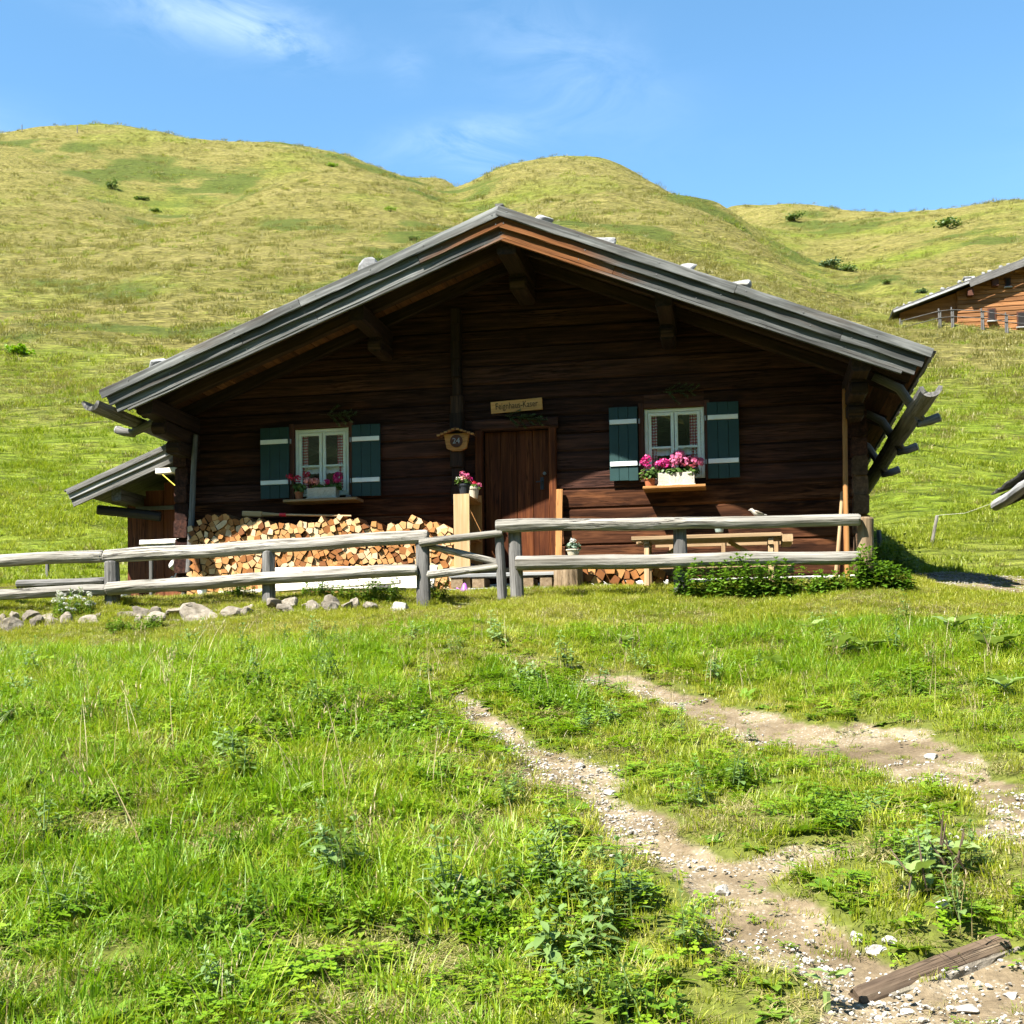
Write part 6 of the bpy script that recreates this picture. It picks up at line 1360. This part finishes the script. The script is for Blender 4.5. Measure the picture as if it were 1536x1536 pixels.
for i in range(3):
    mb = MB(); leaf(mb, (0, 0, 0), (1, 0, .0), (0, 0, 1), 1.0, .62, random.random(), 0, .22, .05, 8); me = bpy.data.meshes.new('dock_leaf'); me.from_pydata(mb.v, [], mb.f); a_ = me.attributes.new('rnd', 'FLOAT', 'POINT'); a_.data.foreach_set('value', np.full(len(mb.v), .2+.3*i, dtype=np.float32)); me.materials.append(MT['dock']); me.polygons.foreach_set('use_smooth', np.ones(len(me.polygons), dtype=bool)); LEAFM.append(me)
def dock(px, py, L, n, lab, spikes=0, up=.5):
    c = ground(px, py); c.z = float(ground_z(np.array([c.x]), np.array([c.y]))[0]); o = thing('dock_plant', lab, 'dock', tuple(c), 'broad-leaved docks in the meadow'); m = MB(); m.tube([c-Vector((0, 0, .02)), c+Vector((0, 0, .05))], .012, 6); m.build('crown', MT['dock'], o)
    for i in range(n):
        l_ = bpy.data.objects.new('leaf', LEAFM[i % 3]); COL.objects.link(l_); l_.parent = o; l_.location = (random.gauss(0, .01), random.gauss(0, .01), .07+random.uniform(0, .03)); sc_ = L*.95*random.uniform(.6, 1.15); l_.scale = (sc_, sc_, sc_); l_.rotation_euler = (random.gauss(0, .2), -random.uniform(.5, 1.5)*up, i*2.4+random.gauss(0, .25))
    for i in range(spikes):
        m = MB(); a = random.random()*6.28; h = random.uniform(.14, .24); r = .05; p = c+Vector((r*math.cos(a), r*math.sin(a), 0)); m.tube([p, p+Vector((random.gauss(0, .02), random.gauss(0, .02), h*.45)), p+Vector((random.gauss(0, .03), random.gauss(0, .03), h))], [.002, .0042, .002], 6, .1); m.build('seed_spike', MT['drain'], o)
dock(1435, 1318, .13, 9, 'plantain with brown seed spikes beside the worn track', 7); dock(1370, 1345, .09, 6, 'small dock between two stones by the worn track', 2)
dock(1430, 955, .24, 7, 'large pale dock spreading on the lawn below the road'); dock(1300, 985, .26, 6, 'dock with one broad pale leaf on the lawn', 0, .35); dock(1260, 990, .2, 6, 'dock with reddish stems beside the broad-leaved one', 2); dock(1490, 985, .22, 7, 'dock half hidden in the lush grass under the road', 1); dock(1510, 1050, .18, 7, 'dark dock beside the bare patch of earth')
dock(1060, 1000, .12, 6, 'small dock above the worn track'); dock(940, 975, .13, 6, 'wilted dock at the upper end of the worn track', 3); dock(1165, 1010, .12, 5, 'flat dock in the lawn beyond the track'); dock(1215, 955, .14, 5, 'single pale dock near the nettles'); dock(450, 1215, .08, 6, 'pale dock on the grassy bank'); dock(1240, 1500, .07, 6, 'tiny dock at the gravel edge of the drain')
# shrubs on the hill
def shrub(px, py, w, h, lab, mat='shrub', n=300):
    c = ground(px, py); s6 = (c.y-CAM.y)/FPX; W, H = w*s6/2, h*s6*.8; o = thing('hill_shrub', lab, 'shrub', tuple(c), 'shrubs on the hillside'); m = MB()
    for i in range(5): a = i*1.3; m.tube([c-Vector((0, 0, .1)), c+Vector((math.cos(a)*W*.6, math.sin(a)*W*.5, H*.7))], [.03, .01], 5)
    m.build('branches', MT['beamdark'], o); m = MB(); cen = [(random.gauss(0, .45), random.gauss(0, .4), random.uniform(.3, .75)) for _ in range(7)]
    for i in range(n):
        q = random.choice(cen); p = c+Vector(((q[0]+random.gauss(0, .24))*W, (q[1]+random.gauss(0, .24))*W, max(.03, q[2]+random.gauss(0, .17))*H)); dd = Vector((random.gauss(0, 1), random.gauss(0, 1), random.gauss(.3, .7))); leaf(m, p, dd, (random.gauss(0, .5), random.gauss(0, .5), 1), W*.24, W*.17, random.random(), 0, .2)
    m.build('crown', MT[mat], o)
for (px, py, w, h, lab, mt) in ((168, 282, 22, 16, 'dark round shrub in the hollow of the upper slope', 'shrub'), (1240, 402, 34, 16, 'blue-green juniper in the gully behind the hut roof', 'sprig'), (1270, 408, 26, 13, 'olive shrub beside the blue-green juniper', 'shrub'), (1424, 342, 36, 14, 'green shrub on the far right-hand hill', 'shrub'), (585, 318, 14, 10, 'bright green bush on the spur behind the roof', 'lush'), (497, 250, 16, 8, 'green bush below the far crest', 'lush'), (1385, 440, 22, 9, 'low juniper mat below the chalet', 'sprig'), (1480, 488, 20, 12, 'green bush at the chalet fence', 'herb'), (215, 300, 26, 6, 'low green mat on the gully floor of the upper slope', 'shrub'), (232, 318, 20, 6, 'low green mat where the gully meets the spur', 'shrub'), (560, 395, 26, 8, 'flat shrub patch on the spur just above the roof', 'shrub'), (620, 360, 18, 7, 'rounded shrub on the spur near the roof ridge', 'shrub'), (20, 532, 60, 12, 'bright green weed patch on the lower slope', 'lush'), (1330, 425, 18, 6, 'small shrub in the gully under the far ridge', 'shrub'), (1190, 330, 30, 6, 'dark mat of shrubs under the far ridge crest', 'shrub')):
    shrub(px, py, w, h, lab, mt)
scene.cycles.max_bounces = 5; scene.cycles.diffuse_bounces = 2; scene.cycles.transmission_bounces = 2; scene.cycles.adaptive_threshold = .03; scene.cycles.transparent_max_bounces = 8; scene.cycles.use_denoising = True
